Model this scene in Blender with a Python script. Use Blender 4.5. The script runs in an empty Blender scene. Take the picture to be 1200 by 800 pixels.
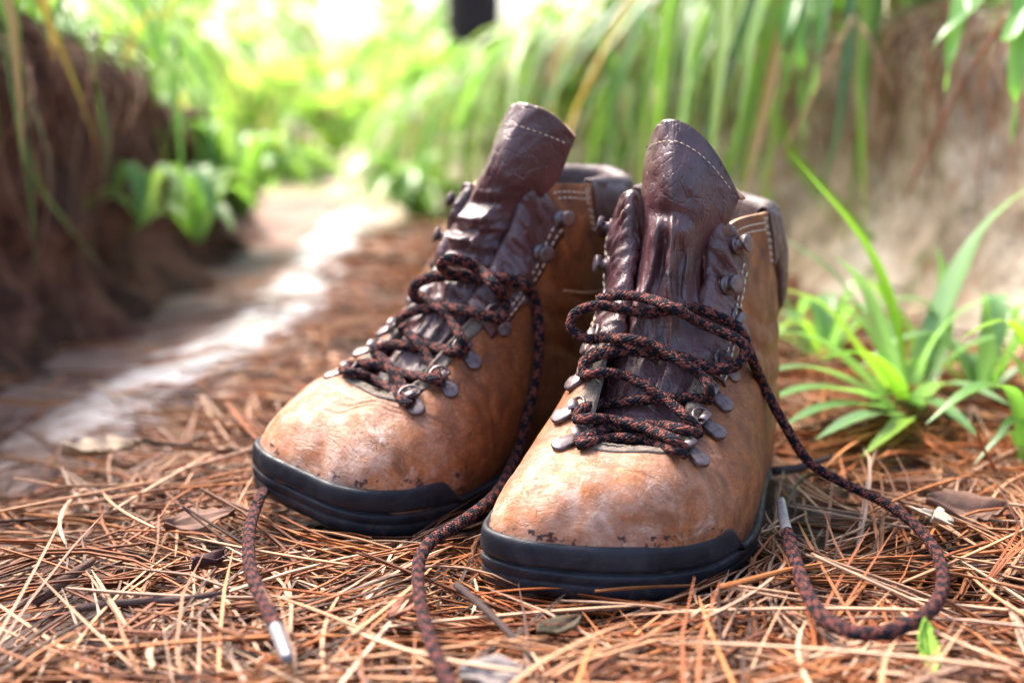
import bpy, math, random
import numpy as np
from mathutils import Matrix, Vector

random.seed(7)
rng = np.random.default_rng(7)
SC = bpy.context.scene
COL = SC.collection

# ------------------------------------------------------------------ camera
FPX, PITCH, CAM_H = 1517.38, math.radians(10.845), 0.22784
cam_data = bpy.data.cameras.new('camera')
cam_data.sensor_width = 36.0
cam_data.lens = FPX / 1200 * 36
cam_data.clip_start = 0.02
cam_data.clip_end = 500
cam_data.dof.use_dof = True
cam_data.dof.focus_distance = 0.62
cam_data.dof.aperture_fstop = 4.0
cam_data.dof.aperture_blades = 9
cam = bpy.data.objects.new('camera', cam_data)
COL.objects.link(cam)
cam.location = (0, 0, CAM_H)
cam.rotation_euler = (math.radians(90) - PITCH, 0, 0)
SC.camera = cam

# ------------------------------------------------------------------ sky, sun, exposure
SUN_EL, SUN_AZ = math.radians(54), math.radians(-46)     # azimuth from +Y (away from the camera), negative = to the left
world = bpy.data.worlds.new('World')
SC.world = world
world.use_nodes = True
wn = world.node_tree
bg = wn.nodes['Background']
sky = wn.nodes.new('ShaderNodeTexSky')
sky.sky_type = 'NISHITA'
sky.sun_disc = False
sky.sun_elevation = SUN_EL
sky.sun_rotation = SUN_AZ
sky.air_density = 1.0
sky.dust_density = 4.0
sky.ozone_density = 1.0
wn.links.new(sky.outputs[0], bg.inputs[0])
bg.inputs[1].default_value = 0.12
sun_data = bpy.data.lights.new('sun', 'SUN')
sun_data.energy = 2.5
sun_data.angle = math.radians(28)
sun_data.color = (1.0, 0.94, 0.85)
sun = bpy.data.objects.new('sun', sun_data)
COL.objects.link(sun)
sdir = Vector((math.sin(SUN_AZ) * math.cos(SUN_EL), math.cos(SUN_AZ) * math.cos(SUN_EL), math.sin(SUN_EL)))
sun.rotation_euler = sdir.to_track_quat('Z', 'Y').to_euler()
sun.location = (0, 0, 3)
SC.view_settings.view_transform = 'Standard'
SC.view_settings.look = 'None'
SC.view_settings.gamma = 1
SC.view_settings.exposure = 2.5
SC.render.engine = 'CYCLES'
SC.cycles.use_denoising = True
SC.cycles.max_bounces = 6
SC.cycles.diffuse_bounces = 3
SC.cycles.glossy_bounces = 2
SC.cycles.transmission_bounces = 3
SC.cycles.adaptive_threshold = 0.03


# ------------------------------------------------------------------ helpers
def at(px, py, D):
    """a point D metres in front of the camera, on the sight line through a photograph pixel (1200x800)"""
    a = (px - 600) / FPX; b = (400 - py) / FPX
    c, s = math.cos(PITCH), math.sin(PITCH)
    k = D / (c + b * s)
    return Vector((a * k, D, CAM_H + (-s + b * c) * k))


def nz(p, f, seed=0):
    """vectorised value noise, -1..1, p (...,3)"""
    q = np.asarray(p, float) * f + seed * 17.31 + 1000.0
    i = np.floor(q).astype(np.int64); w = q - i; w = w * w * (3 - 2 * w)
    def h(a, b, c):
        n = (a * 374761393 + b * 668265263 + c * 1442695041 + seed * 9176) & 0xffffffff
        n = ((n ^ (n >> 13)) * 1274126177) & 0xffffffff
        n = n ^ (n >> 16)
        return (n & 0xffff) / 32767.5 - 1
    x, y, z = i[..., 0], i[..., 1], i[..., 2]
    r = 0
    for dx in (0, 1):
        for dy in (0, 1):
            for dz in (0, 1):
                g = (w[..., 0] if dx else 1 - w[..., 0]) * (w[..., 1] if dy else 1 - w[..., 1]) * (w[..., 2] if dz else 1 - w[..., 2])
                r = r + g * h(x + dx, y + dy, z + dz)
    return r


def fbm(p, f, o=4, seed=0):
    r = 0; a = 1.0
    for k in range(o):
        r = r + a * nz(p, f * 2 ** k, seed + k); a *= .5
    return r


def mesh(name, verts, faces, mats=(), smooth=True, mi=None, cols=None, uvs=None):
    me = bpy.data.meshes.new(name)
    verts = np.asarray(verts, np.float32).reshape(-1, 3)
    if isinstance(faces, np.ndarray):
        n, k = faces.shape
        me.vertices.add(len(verts)); me.vertices.foreach_set('co', verts.ravel())
        me.loops.add(n * k); me.loops.foreach_set('vertex_index', faces.astype(np.int32).ravel())
        me.polygons.add(n)
        me.polygons.foreach_set('loop_start', np.arange(0, n * k, k, dtype=np.int32))
        me.polygons.foreach_set('loop_total', np.full(n, k, np.int32))
        me.update(calc_edges=True)
    else:
        me.from_pydata(verts.tolist(), [], [tuple(f) for f in faces])
    for m in mats:
        me.materials.append(m)
    if mi is not None:
        me.polygons.foreach_set('material_index', np.asarray(mi, np.int32))
    me.polygons.foreach_set('use_smooth', np.full(len(me.polygons), smooth))
    if cols is not None:
        ca = me.color_attributes.new('tint', 'FLOAT_COLOR', 'POINT')
        c = np.ones((len(verts), 4), np.float32); c[:, :3] = cols
        ca.data.foreach_set('color', c.ravel())
    if uvs is not None:
        ul = me.uv_layers.new(name='UVMap')
        vi = np.zeros(len(me.loops), np.int32); me.loops.foreach_get('vertex_index', vi)
        ul.data.foreach_set('uv', np.asarray(uvs, np.float32)[vi].ravel())
    me.update()
    return me


def link(name, me, parent=None, label=None, cat=None, group=None, kind=None):
    o = bpy.data.objects.new(name, me)
    COL.objects.link(o)
    if parent is not None: o.parent = parent
    if label: o['label'] = label
    if cat: o['category'] = cat
    if group: o['group'] = group
    if kind: o['kind'] = kind
    return o


def grid_faces(nr, nc, wrap=False, flip=False, off=0):
    r = np.arange(nr - 1)[:, None]; c = np.arange(nc if wrap else nc - 1)[None, :]
    a = r * nc + c; b = r * nc + (c + 1) % nc; d = a + nc; e = b + nc
    f = np.stack([a, b, e, d], -1).reshape(-1, 4) + off
    return f[:, ::-1].copy() if flip else f


def grid_normals(P, wrap=False):
    if wrap:
        dc = np.roll(P, -1, 1) - np.roll(P, 1, 1)
    else:
        dc = np.gradient(P, axis=1)
    dr = np.gradient(P, axis=0)
    n = np.cross(dc, dr)
    return n / (np.linalg.norm(n, axis=-1, keepdims=True) + 1e-12)


def cr(keys, t, wrap=False):
    """Catmull-Rom through keys (n,k) at parameter t (0..n-1, or periodic)"""
    K = np.asarray(keys, float); t = np.asarray(t, float); n = len(K)
    i = np.floor(t).astype(int)
    if not wrap: i = np.clip(i, 0, n - 2)
    f = (t - i)[..., None]
    def g(j): return K[j % n] if wrap else (K[np.clip(j, 0, n - 1)])
    p0, p1, p2, p3 = g(i - 1), g(i), g(i + 1), g(i + 2)
    if not wrap:
        p0 = np.where((i - 1 < 0)[..., None], 2 * p1 - p2, p0); p3 = np.where((i + 2 > n - 1)[..., None], 2 * p2 - p1, p3)
    return .5 * (2 * p1 + (p2 - p0) * f + (2 * p0 - 5 * p1 + 4 * p2 - p3) * f ** 2 + (3 * p1 - p0 - 3 * p2 + p3) * f ** 3)


def resample(pts, step):
    P = cr(np.asarray(pts, float), np.linspace(0, len(pts) - 1, (len(pts) - 1) * 24 + 1))
    d = np.r_[0, np.cumsum(np.linalg.norm(np.diff(P[:, :3], axis=0), axis=1))]
    n = max(3, int(d[-1] / step) + 1)
    q = np.linspace(0, d[-1], n)
    return np.stack([np.interp(q, d, P[:, k]) for k in range(P.shape[1])], 1), q


def tube(pts, rad, sides=10, step=None, flat=1.0, caps=True, up=None):
    """swept tube; returns verts, quad faces, uv (around, metres along)"""
    if step: P, q = resample(pts, step)
    else:
        P = np.asarray(pts, float); q = np.r_[0, np.cumsum(np.linalg.norm(np.diff(P[:, :3], axis=0), axis=1))]
    n = len(P)
    rad = np.full(n, rad) if np.isscalar(rad) else np.interp(np.linspace(0, 1, n), np.linspace(0, 1, len(rad)), rad)
    T = np.gradient(P[:, :3], axis=0); T /= np.linalg.norm(T, axis=1, keepdims=True) + 1e-12
    a = np.array([0, 0, 1.0]) if up is None else np.asarray(up, float)
    if abs(T[0] @ a) > .95: a = np.array([1.0, 0, 0])
    N = np.zeros_like(T); b = a - (a @ T[0]) * T[0]; N[0] = b / np.linalg.norm(b)
    for i in range(1, n):
        b = N[i - 1] - (N[i - 1] @ T[i]) * T[i]; N[i] = b / (np.linalg.norm(b) + 1e-12)
    B = np.cross(T, N)
    ang = np.linspace(0, 2 * np.pi, sides + 1)
    V = P[:, None, :3] + rad[:, None, None] * (np.cos(ang)[None, :, None] * N[:, None] * flat + np.sin(ang)[None, :, None] * B[:, None])
    uv = np.stack(np.broadcast_arrays((ang / (2 * np.pi))[None, :], q[:, None]), -1)
    F = grid_faces(n, sides + 1)
    V = V.reshape(-1, 3); uv = uv.reshape(-1, 2)
    if caps:
        V = np.r_[V, P[:1, :3], P[-1:, :3]]; uv = np.r_[uv, [[0, 0]], [[0, q[-1]]]]
        m = n * (sides + 1); k = np.arange(sides); last = (n - 1) * (sides + 1)
        c0 = np.stack([k + 1, k, np.full(sides, m), np.full(sides, m)], 1)
        c1 = np.stack([last + k, last + k + 1, np.full(sides, m + 1), np.full(sides, m + 1)], 1)
        return V, F, uv, np.r_[c0[:, :3], c1[:, :3]]
    return V, F, uv, None


class MB:
    """collects pieces of one mesh"""
    def __init__(s): s.v = []; s.f = []; s.uv = []; s.c = []; s.n = 0; s.m = []
    def add(s, V, F, uv=None, col=None, mi=0):
        V = np.asarray(V, float).reshape(-1, 3)
        for f in F: s.f.append(tuple(int(i) + s.n for i in f)); s.m.append(mi)
        s.v.append(V); s.n += len(V)
        s.uv.append(np.zeros((len(V), 2)) if uv is None else uv)
        s.c.append(np.tile(np.array([1, 1, 1.0]) if col is None else np.asarray(col, float), (len(V), 1)))
    def tube(s, pts, rad, sides=8, step=None, flat=1.0, col=None, up=None, mi=0):
        V, F, uv, cap = tube(pts, rad, sides, step, flat, True, up)
        s.add(V, [tuple(f) for f in F] + [tuple(f) for f in cap], uv, col, mi)
    def build(s, name, mats, smooth=True):
        return mesh(name, np.concatenate(s.v), s.f, mats, smooth, s.m, np.concatenate(s.c), np.concatenate(s.uv))


# ------------------------------------------------------------------ materials
class NT:
    def __init__(s, name):
        s.mat = bpy.data.materials.new(name); s.mat.use_nodes = True
        s.t = s.mat.node_tree; s.b = s.t.nodes['Principled BSDF']; s.out = s.t.nodes['Material Output']
        s.tc = s.n('ShaderNodeTexCoord')
    def n(s, ty, **kw):
        nd = s.t.nodes.new(ty)
        for k, v in kw.items(): setattr(nd, k, v)
        return nd
    def l(s, a, b): s.t.links.new(a, b)
    def val(s, inp, v):
        if hasattr(v, 'is_output'): s.l(v, inp)
        else: inp.default_value = v
    def math(s, op, a, b=None, c=None, clamp=False):
        nd = s.n('ShaderNodeMath', operation=op, use_clamp=clamp)
        s.val(nd.inputs[0], a)
        if b is not None: s.val(nd.inputs[1], b)
        if c is not None: s.val(nd.inputs[2], c)
        return nd.outputs[0]
    def noise(s, scale, detail=4, rough=.55, vec=None, dist=0, dims=None):
        nd = s.n('ShaderNodeTexNoise'); nd.inputs['Scale'].default_value = scale; nd.inputs['Detail'].default_value = detail
        nd.inputs['Roughness'].default_value = rough; nd.inputs['Distortion'].default_value = dist
        s.l(vec if vec is not None else s.tc.outputs['Object'], nd.inputs['Vector'])
        return nd.outputs[0]
    def vor(s, scale, feature='F1', vec=None):
        nd = s.n('ShaderNodeTexVoronoi', feature=feature); nd.inputs['Scale'].default_value = scale
        s.l(vec if vec is not None else s.tc.outputs['Object'], nd.inputs['Vector'])
        return nd.outputs['Distance']
    def mapping(s, scale=(1, 1, 1), rot=(0, 0, 0), loc=(0, 0, 0), vec=None):
        nd = s.n('ShaderNodeMapping'); nd.inputs['Scale'].default_value = scale; nd.inputs['Rotation'].default_value = rot
        nd.inputs['Location'].default_value = loc
        s.l(vec if vec is not None else s.tc.outputs['Object'], nd.inputs['Vector'])
        return nd.outputs[0]
    def ramp(s, x, stops):
        nd = s.n('ShaderNodeValToRGB'); e = nd.color_ramp.elements
        while len(e) > 1: e.remove(e[0])
        e[0].position = stops[0][0]; e[0].color = (*stops[0][1], 1) if not np.isscalar(stops[0][1]) else (stops[0][1],) * 3 + (1,)
        for p, c in stops[1:]:
            q = e.new(p); q.color = (*c, 1) if not np.isscalar(c) else (c, c, c, 1)
        s.l(x, nd.inputs[0]); return nd.outputs[0]
    def mix(s, f, a, b, mode='MIX'):
        nd = s.n('ShaderNodeMix', data_type='RGBA', blend_type=mode)
        s.val(nd.inputs[0], f); s.val(nd.inputs[6], a if hasattr(a, 'is_output') else (*a, 1)); s.val(nd.inputs[7], b if hasattr(b, 'is_output') else (*b, 1))
        return nd.outputs[2]
    def sep(s, vec):
        nd = s.n('ShaderNodeSeparateXYZ'); s.l(vec, nd.inputs[0]); return nd.outputs
    def bump(s, h, dist, strength=1, normal=None):
        nd = s.n('ShaderNodeBump'); nd.inputs['Distance'].default_value = dist; nd.inputs['Strength'].default_value = strength
        s.l(h, nd.inputs['Height'])
        if normal is not None: s.l(normal, nd.inputs['Normal'])
        s.l(nd.outputs[0], s.b.inputs['Normal']); return nd.outputs[0]
    def set(s, color=None, rough=None, metal=None, spec=None, **kw):
        if color is not None: s.val(s.b.inputs['Base Color'], color if hasattr(color, 'is_output') else (*color, 1))
        if rough is not None: s.val(s.b.inputs['Roughness'], rough)
        if metal is not None: s.val(s.b.inputs['Metallic'], metal)
        if spec is not None: s.val(s.b.inputs['Specular IOR Level'], spec)
        return s.mat
    def attr(s, name='tint'):
        nd = s.n('ShaderNodeAttribute', attribute_name=name); return nd.outputs['Color']
    def translucent(s, color, fac):
        tr = s.n('ShaderNodeBsdfTranslucent'); s.val(tr.inputs[0], color)
        mx = s.n('ShaderNodeMixShader'); mx.inputs[0].default_value = fac
        s.l(s.b.outputs[0], mx.inputs[1]); s.l(tr.outputs[0], mx.inputs[2]); s.l(mx.outputs[0], s.out.inputs[0])


def make_leather():
    m = NT('worn_brown_leather')
    o = m.tc.outputs['Object']; x, y, z = m.sep(o)
    big = m.noise(26, 5, .6); mid = m.noise(75, 6, .65, dist=.4); fine = m.noise(420, 4, .7)
    base = m.ramp(mid, [(.32, (.13, .038, .011)), (.45, (.25, .076, .019)), (.57, (.40, .128, .030)), (.72, (.46, .185, .062))])
    rust = m.ramp(big, [(.38, (.40, .105, .018)), (.62, (.24, .082, .026))])
    c = m.mix(.45, base, rust)
    # scuffed, greyed nubuck on the toe
    toe = m.math('MULTIPLY', m.math('SUBTRACT', .105, y, clamp=True), 14, clamp=True)
    sc = m.ramp(m.noise(38, 6, .62, dist=.6), [(.38, 0.0), (.60, 1.0)])
    sf = m.math('MULTIPLY', m.math('MULTIPLY', toe, sc), .85)
    c = m.mix(sf, c, m.ramp(m.noise(120, 4), [(.35, (.34, .165, .105)), (.65, (.55, .38, .30))]))
    # dark oil stains and peeled patches
    st = m.ramp(m.noise(60, 7, .7, dist=.8), [(.58, 0.0), (.70, 1.0)])
    c = m.mix(m.math('MULTIPLY', m.math('MULTIPLY', st, .5), m.math('SUBTRACT', 1, m.math('MULTIPLY', toe, .6))), c, (.09, .03, .012))
    sp = m.ramp(m.noise(330, 4, .8), [(.56, 0.0), (.66, 1.0)])
    c = m.mix(m.math('MULTIPLY', sp, m.math('MULTIPLY', m.ramp(big, [(.35, .3), (.6, .85)]), m.math('SUBTRACT', 1, m.math('MULTIPLY', toe, .5)))), c, (.055, .020, .011))
    # rubbed, brushed nap along the sides
    nap = m.ramp(m.noise(1, 6, .72, vec=m.mapping((260, 260, 900), (.5, 0, .2)), dist=1.6), [(.40, 0.0), (.58, 1.0)])
    c = m.mix(m.math('MULTIPLY', m.math('SUBTRACT', 1, toe), .42), c, m.ramp(mid, [(.36, (.055, .017, .006)), (.60, (.20, .068, .020))]))
    c = m.mix(m.math('MULTIPLY', nap, m.math('SUBTRACT', .62, m.math('MULTIPLY', toe, .34))), c, (.090, .030, .012))
    lt = m.ramp(m.noise(1, 5, .7, vec=m.mapping((300, 200, 700), (.2, .4, 0)), dist=1.0), [(.60, 0.0), (.72, 1.0)])
    c = m.mix(m.math('MULTIPLY', lt, .45), c, (.52, .34, .22))
    # peeled dark finish in a ragged band just above the rubber
    band = m.math('MULTIPLY', m.math('LESS_THAN', z, .0345), m.math('LESS_THAN', y, .085))
    pb = m.ramp(m.noise(170, 3, .6), [(.58, 0.0), (.61, 1.0)])
    c = m.mix(m.math('MULTIPLY', band, pb), c, (.045, .018, .016))
    bl = m.ramp(m.noise(34, 7, .72, dist=1.4), [(.46, 0.0), (.62, 1.0)])
    c = m.mix(m.math('MULTIPLY', bl, m.math('SUBTRACT', .60, m.math('MULTIPLY', toe, .28))), c, (.085, .026, .010))
    pale = m.ramp(m.noise(52, 6, .7, dist=.9), [(.57, 0.0), (.68, 1.0)])
    c = m.mix(m.math('MULTIPLY', pale, m.math('MULTIPLY', toe, .55)), c, (.60, .47, .39))
    # more saturated, darker leather up the shaft
    sh = m.math('MULTIPLY', m.math('SUBTRACT', z, .085, clamp=True), 18, clamp=True)
    c = m.mix(m.math('MULTIPLY', sh, .8), c, m.ramp(mid, [(.35, (.055, .015, .005)), (.56, (.17, .050, .011)), (.72, (.30, .105, .026))]))
    m.set(c, rough=m.ramp(m.noise(90, 4), [(.3, .42), (.7, .68)]), spec=.35)
    # creases: stretched, warped lines + grain
    wv = m.mapping((60, 520, 220), (0, 0, .25))
    cre = m.noise(1.0, 5, .6, vec=wv, dist=1.2)
    cre = m.ramp(cre, [(.36, 0.0), (.46, 1.0)])
    crack = m.ramp(m.vor(160, 'DISTANCE_TO_EDGE', vec=None), [(0.0, 0.0), (.035, 1.0)])
    crk = m.mix(m.ramp(m.noise(55, 2), [(.48, 0.0), (.6, 1.0)]), (1, 1, 1), crack)
    b1 = m.bump(cre, .00035, .6)
    b2 = m.bump(crk, .00035, .7, b1)
    m.bump(m.math('ADD', fine, m.math('MULTIPLY', mid, .8)), .0006, .8, b2)
    return m.mat


def make_dark_leather(name='purple_brown_leather', base=(.042, .0140, .0155), rough=.31):
    m = NT(name)
    n = m.noise(60, 5, .6)
    c = m.mix(m.ramp(n, [(.35, 0.0), (.7, 1.0)]), base, tuple(min(1, v * 1.9) for v in base))
    wear = m.ramp(m.noise(230, 6, .75, dist=.5), [(.62, 0.0), (.72, 1.0)])
    c = m.mix(m.math('MULTIPLY', wear, .35), c, (.16, .085, .075))
    m.set(c, rough=m.ramp(m.noise(130, 5, .65), [(.3, rough * .75), (.7, rough * 1.7)]), spec=.6)
    b = m.bump(m.vor(1100, 'F1'), .00025, .6)
    b = m.bump(m.ramp(m.vor(240, 'DISTANCE_TO_EDGE', vec=m.mapping((1, 1, .5))), [(0.0, 0.0), (.10, 1.0)]), .0003, .6, b)
    m.bump(m.noise(1, 6, .65, vec=m.mapping((160, 160, 60)), dist=1.0), .0011, .7, b)
    return m.mat


def make_rubber():
    m = NT('black_rubber')
    dust = m.ramp(m.noise(45, 6, .68, dist=.5), [(.42, 0.0), (.78, 1.0)])
    z = m.sep(m.tc.outputs['Object'])[2]
    c = m.mix(m.math('MULTIPLY', dust, .34), (.0065, .007, .0115), (.075, .075, .092))
    mud = m.math('MULTIPLY', m.ramp(m.noise(85, 6, .75, dist=.7), [(.52, 0.0), (.68, 1.0)]), m.math('SUBTRACT', 1, m.math('MULTIPLY', z, 62, clamp=True)))
    c = m.mix(m.math('MULTIPLY', mud, .8), c, (.11, .066, .046))
    scr = m.ramp(m.noise(1, 4, .7, vec=m.mapping((140, 140, 900), (.3, .2, 0)), dist=.6), [(.66, 0.0), (.72, 1.0)])
    c = m.mix(m.math('MULTIPLY', scr, .35), c, (.16, .16, .18))
    m.set(c, rough=m.ramp(m.noise(160, 4), [(.3, .40), (.7, .66)]), spec=.24)
    b = m.bump(m.noise(900, 3, .6), .0002, .6)
    m.bump(m.noise(120, 5, .7), .0006, .4, b)
    return m.mat


def make_lace_mat():
    m = NT('braided_lace')
    u, v, _ = m.sep(m.tc.outputs['UV'])
    k = m.math('MULTIPLY', v, 1 / .0046)
    A = m.math('ADD', k, m.math('MULTIPLY', u, 4)); B = m.math('SUBTRACT', k, m.math('MULTIPLY', u, 4))
    iA = m.math('FLOOR', m.math('MULTIPLY', A, 2)); iB = m.math('FLOOR', m.math('MULTIPLY', B, 2))
    sA = m.math('LESS_THAN', m.math('FLOORED_MODULO', iA, 4), 1.5)
    sB = m.math('LESS_THAN', m.math('FLOORED_MODULO', iB, 5), 1.5)
    par = m.math('FLOORED_MODULO', m.math('ADD', iA, iB), 2)
    pick = m.math('ADD', m.math('MULTIPLY', par, sA), m.math('MULTIPLY', m.math('SUBTRACT', 1, par), sB))
    red = m.ramp(m.noise(300, 3), [(.3, (.085, .022, .018)), (.7, (.17, .054, .042))])
    c = m.mix(pick, (.008, .0075, .012), red)
    m.set(c, rough=.85, spec=.15)
    pi2 = 2 * math.pi
    h = m.math('MULTIPLY', m.math('ABSOLUTE', m.math('SINE', m.math('MULTIPLY', A, pi2))), m.math('ABSOLUTE', m.math('SINE', m.math('MULTIPLY', B, pi2))))
    b = m.bump(h, .0009, 1.0)
    m.bump(m.noise(2600, 2), .0002, .5, b)
    return m.mat


def make_metal(name='aged_metal', c1=(.17, .135, .14), c2=(.075, .05, .046), rough=.42):
    m = NT(name)
    n = m.ramp(m.noise(240, 5, .7), [(.4, 0.0), (.7, 1.0)])
    m.set(m.mix(n, c1, c2), rough=m.ramp(m.noise(400, 4), [(.3, rough * .8), (.7, rough * 1.6)]), metal=.9)
    m.bump(m.noise(500, 3), .0001, .6)
    return m.mat


def make_plain(name, color, rough=.7, var=.25, scale=80, bump=.0004, bscale=200, spec=.4):
    m = NT(name)
    d = tuple(v * (1 - var) for v in color); l = tuple(min(1, v * (1 + var)) for v in color)
    m.set(m.ramp(m.noise(scale, 5, .6), [(.3, d), (.7, l)]), rough=rough, spec=spec)
    m.bump(m.noise(bscale, 4), bump, .8)
    return m.mat


def make_tint(name, rough=.55, trans=0, spec=.4, bump=.0003, bscale=600, plain=False):
    """colour comes from the piece itself (per-piece tint), with a little mottling"""
    m = NT(name)
    a = m.attr()
    if plain:
        m.set(a, rough=rough, spec=spec)
    else:
        c = m.mix(m.ramp(m.noise(140, 4, .7), [(.3, 0.0), (.75, .55)]), a, m.mix(1.0, a, (.55, .5, .45), 'MULTIPLY'))
        m.set(c, rough=rough, spec=spec)
        m.bump(m.noise(bscale, 3), bump, .6)
    if trans: m.translucent(m.mix(1.0, a, (1.5, 1.55, .85), 'MULTIPLY'), trans)
    return m.mat


M = {}
M['leather'] = make_leather()
M['dark'] = make_dark_leather()
M['dark2'] = make_dark_leather('dark_collar_leather', (.038, .017, .0155), .42)
M['edge'] = make_plain('raw_leather_edge', (.46, .26, .15), .8, .3, 200)
M['web'] = make_plain('frayed_grey_webbing', (.12, .09, .07), .9, .45, 260, .001, 500)
M['rubber'] = make_rubber()
M['lace'] = make_lace_mat()
M['metal'] = make_metal()
M['bright_metal'] = make_metal('bright_worn_metal', (.42, .39, .40), (.18, .14, .14), .30)
M['aglet'] = make_plain('clear_plastic_aglet', (.20, .185, .19), .25, .25, 300, .0001, 300, .6)
M['thread'] = make_plain('pale_thread', (.55, .45, .33), .8, .25, 500, .0001, 800)
M['needle'] = make_tint('dry_needle', .50, 0, .22, plain=True)
M['leaf'] = make_tint('green_leaf', .34, .5, .5, plain=True)
M['dead'] = make_tint('dead_leaf', .75, .12, .3, .001, 260)
M['wood'] = make_tint('twig_bark', .85, 0, .2, .001, 400)

# ------------------------------------------------------------------ the lie of the land
def ground_z(x, y):
    """needle mound under the boots, falling to the worn trail on the left"""
    x = np.asarray(x, float); y = np.asarray(y, float)
    edge = -.215 + .03 * np.sin(y * 5 + 1) - .02 * np.clip((.75 - y) * 4, -1, 1.5)
    m = 1 / (1 + np.exp(-(x - edge) / .025))
    p = np.stack([x, y, x * 0], -1)
    z = -.036 + .026 * m + .006 * nz(p, 9, 3) + .003 * nz(p, 28, 4) * (.4 + m)
    z = z + np.where(y > 4, .02 * (y - 4), 0)
    return z
def make_soil():
    m = NT('damp_forest_soil')
    n = m.noise(7, 6, .65); f = m.noise(60, 5, .7)
    c = m.ramp(n, [(.30, (.012, .0055, .004)), (.5, (.042, .019, .013)), (.68, (.11, .055, .040))])  # damp soil, base darkened further to carry the shade between needles
    c = m.mix(m.ramp(f, [(.45, 0.0), (.7, .6)]), c, (.03, .016, .012))
    x, y, z = m.sep(m.tc.outputs['Object'])
    mudm = m.math('MULTIPLY', m.math('MULTIPLY', m.math('SUBTRACT', -.17, x, clamp=True), 14, clamp=True), m.math('MULTIPLY', m.math('SUBTRACT', y, .55, clamp=True), 4, clamp=True))
    c = m.mix(m.math('MULTIPLY', mudm, .9), c, m.ramp(n, [(.35, (.13, .062, .044)), (.65, (.34, .21, .165))]))
    far = m.math('MULTIPLY', m.math('SUBTRACT', y, 3.2, clamp=True), .8, clamp=True)
    c = m.mix(far, c, m.ramp(m.noise(3, 5), [(.35, (.10, .18, .035)), (.65, (.22, .32, .08))]))
    m.set(c, rough=m.ramp(n, [(.3, .45), (.7, .75)]), spec=.2)
    b = m.bump(f, .008, .9)
    m.bump(m.noise(300, 4), .002, .8, b)
    return m.mat


def make_wet_sand():
    m = NT('wet_trail_sand')
    n = m.noise(9, 6, .6, dist=.5); f = m.noise(80, 5, .7)
    c = m.ramp(n, [(.3, (.33, .27, .255)), (.5, (.47, .41, .40)), (.7, (.56, .52, .525))])
    c = m.mix(m.ramp(f, [(.5, 0.0), (.75, .5)]), c, (.20, .13, .10))
    ed = m.math('ADD', m.sep(m.attr())[0], m.math('MULTIPLY', m.math('SUBTRACT', m.noise(12, 6, .7), .5), 2.2))
    em = m.ramp(ed, [(.40, 0.0), (.85, 1.0)])
    c = m.mix(em, c, m.ramp(f, [(.35, (.07, .034, .024)), (.65, (.19, .11, .085))]))
    m.set(c, rough=m.math('ADD', m.ramp(n, [(.35, .26), (.6, .50)]), m.math('MULTIPLY', em, .4)), spec=.6)
    m.bump(m.math('ADD', n, m.math('MULTIPLY', f, .5)), .002, .6)
    return m.mat


def make_earth_face():
    m = NT('dark_earth_face')
    v = m.mapping((1, 1, .7))
    n = m.noise(16, 7, .7, vec=v, dist=.6); f = m.noise(110, 5, .7)
    c = m.ramp(n, [(.32, (.014, .006, .004)), (.46, (.070, .026, .014)), (.6, (.17, .070, .040)), (.76, (.28, .15, .10))])
    x, y, z = m.sep(m.tc.outputs['Object'])
    top = m.math('MULTIPLY', m.math('SUBTRACT', z, .33, clamp=True), 9, clamp=True)
    c = m.mix(top, c, m.ramp(f, [(.35, (.035, .06, .012)), (.65, (.09, .12, .03))]))
    m.set(c, rough=.85, spec=.25)
    b = m.bump(n, .03, .8)
    m.bump(f, .006, .8, b)
    return m.mat


def make_rock_face():
    m = NT('pale_sandstone_bank')
    n = m.noise(9, 7, .62, dist=.4); f = m.noise(85, 6, .7); w = m.noise(22, 5, .65)
    c = m.ramp(n, [(.30, (.12, .085, .055)), (.44, (.27, .205, .14)), (.58, (.40, .33, .25)), (.74, (.48, .42, .34))])
    c = m.mix(m.ramp(w, [(.52, 0.0), (.66, .75)]), c, (.10, .105, .035))
    c = m.mix(m.ramp(f, [(.52, 0.0), (.68, .7)]), c, (.075, .045, .030))
    c = m.mix(m.ramp(m.noise(30, 4), [(.60, 0.0), (.70, .7)]), c, (.19, .075, .030))
    x, y, z = m.sep(m.tc.outputs['Object'])
    top = m.math('MULTIPLY', m.math('SUBTRACT', z, .31, clamp=True), 9, clamp=True)
    c = m.mix(top, c, m.ramp(f, [(.35, (.035, .06, .012)), (.65, (.09, .12, .03))]))
    m.set(c, rough=.85, spec=.25)
    b = m.bump(n, .02, .8)
    m.bump(f, .004, .9, b)
    return m.mat


M['soil'] = make_soil(); M['sand'] = make_wet_sand(); M['earth'] = make_earth_face(); M['rock'] = make_rock_face()

gx = np.unique(np.r_[np.linspace(-60, -1.2, 24), np.linspace(-1.2, -.5, 30), np.linspace(-.5, .6, 130), np.linspace(.6, 1.2, 30), np.linspace(1.2, 60, 24)])
gy = np.unique(np.r_[np.linspace(-20, .2, 14), np.linspace(.2, 1.3, 130), np.linspace(1.3, 4.5, 110), np.linspace(4.5, 120, 30)])
GX, GY = np.meshgrid(gx, gy)
GP = np.stack([GX, GY, ground_z(GX, GY)], -1)
link('ground', mesh('ground', GP.reshape(-1, 3), grid_faces(len(gy), len(gx)), [M['soil']]), kind='structure')

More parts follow.
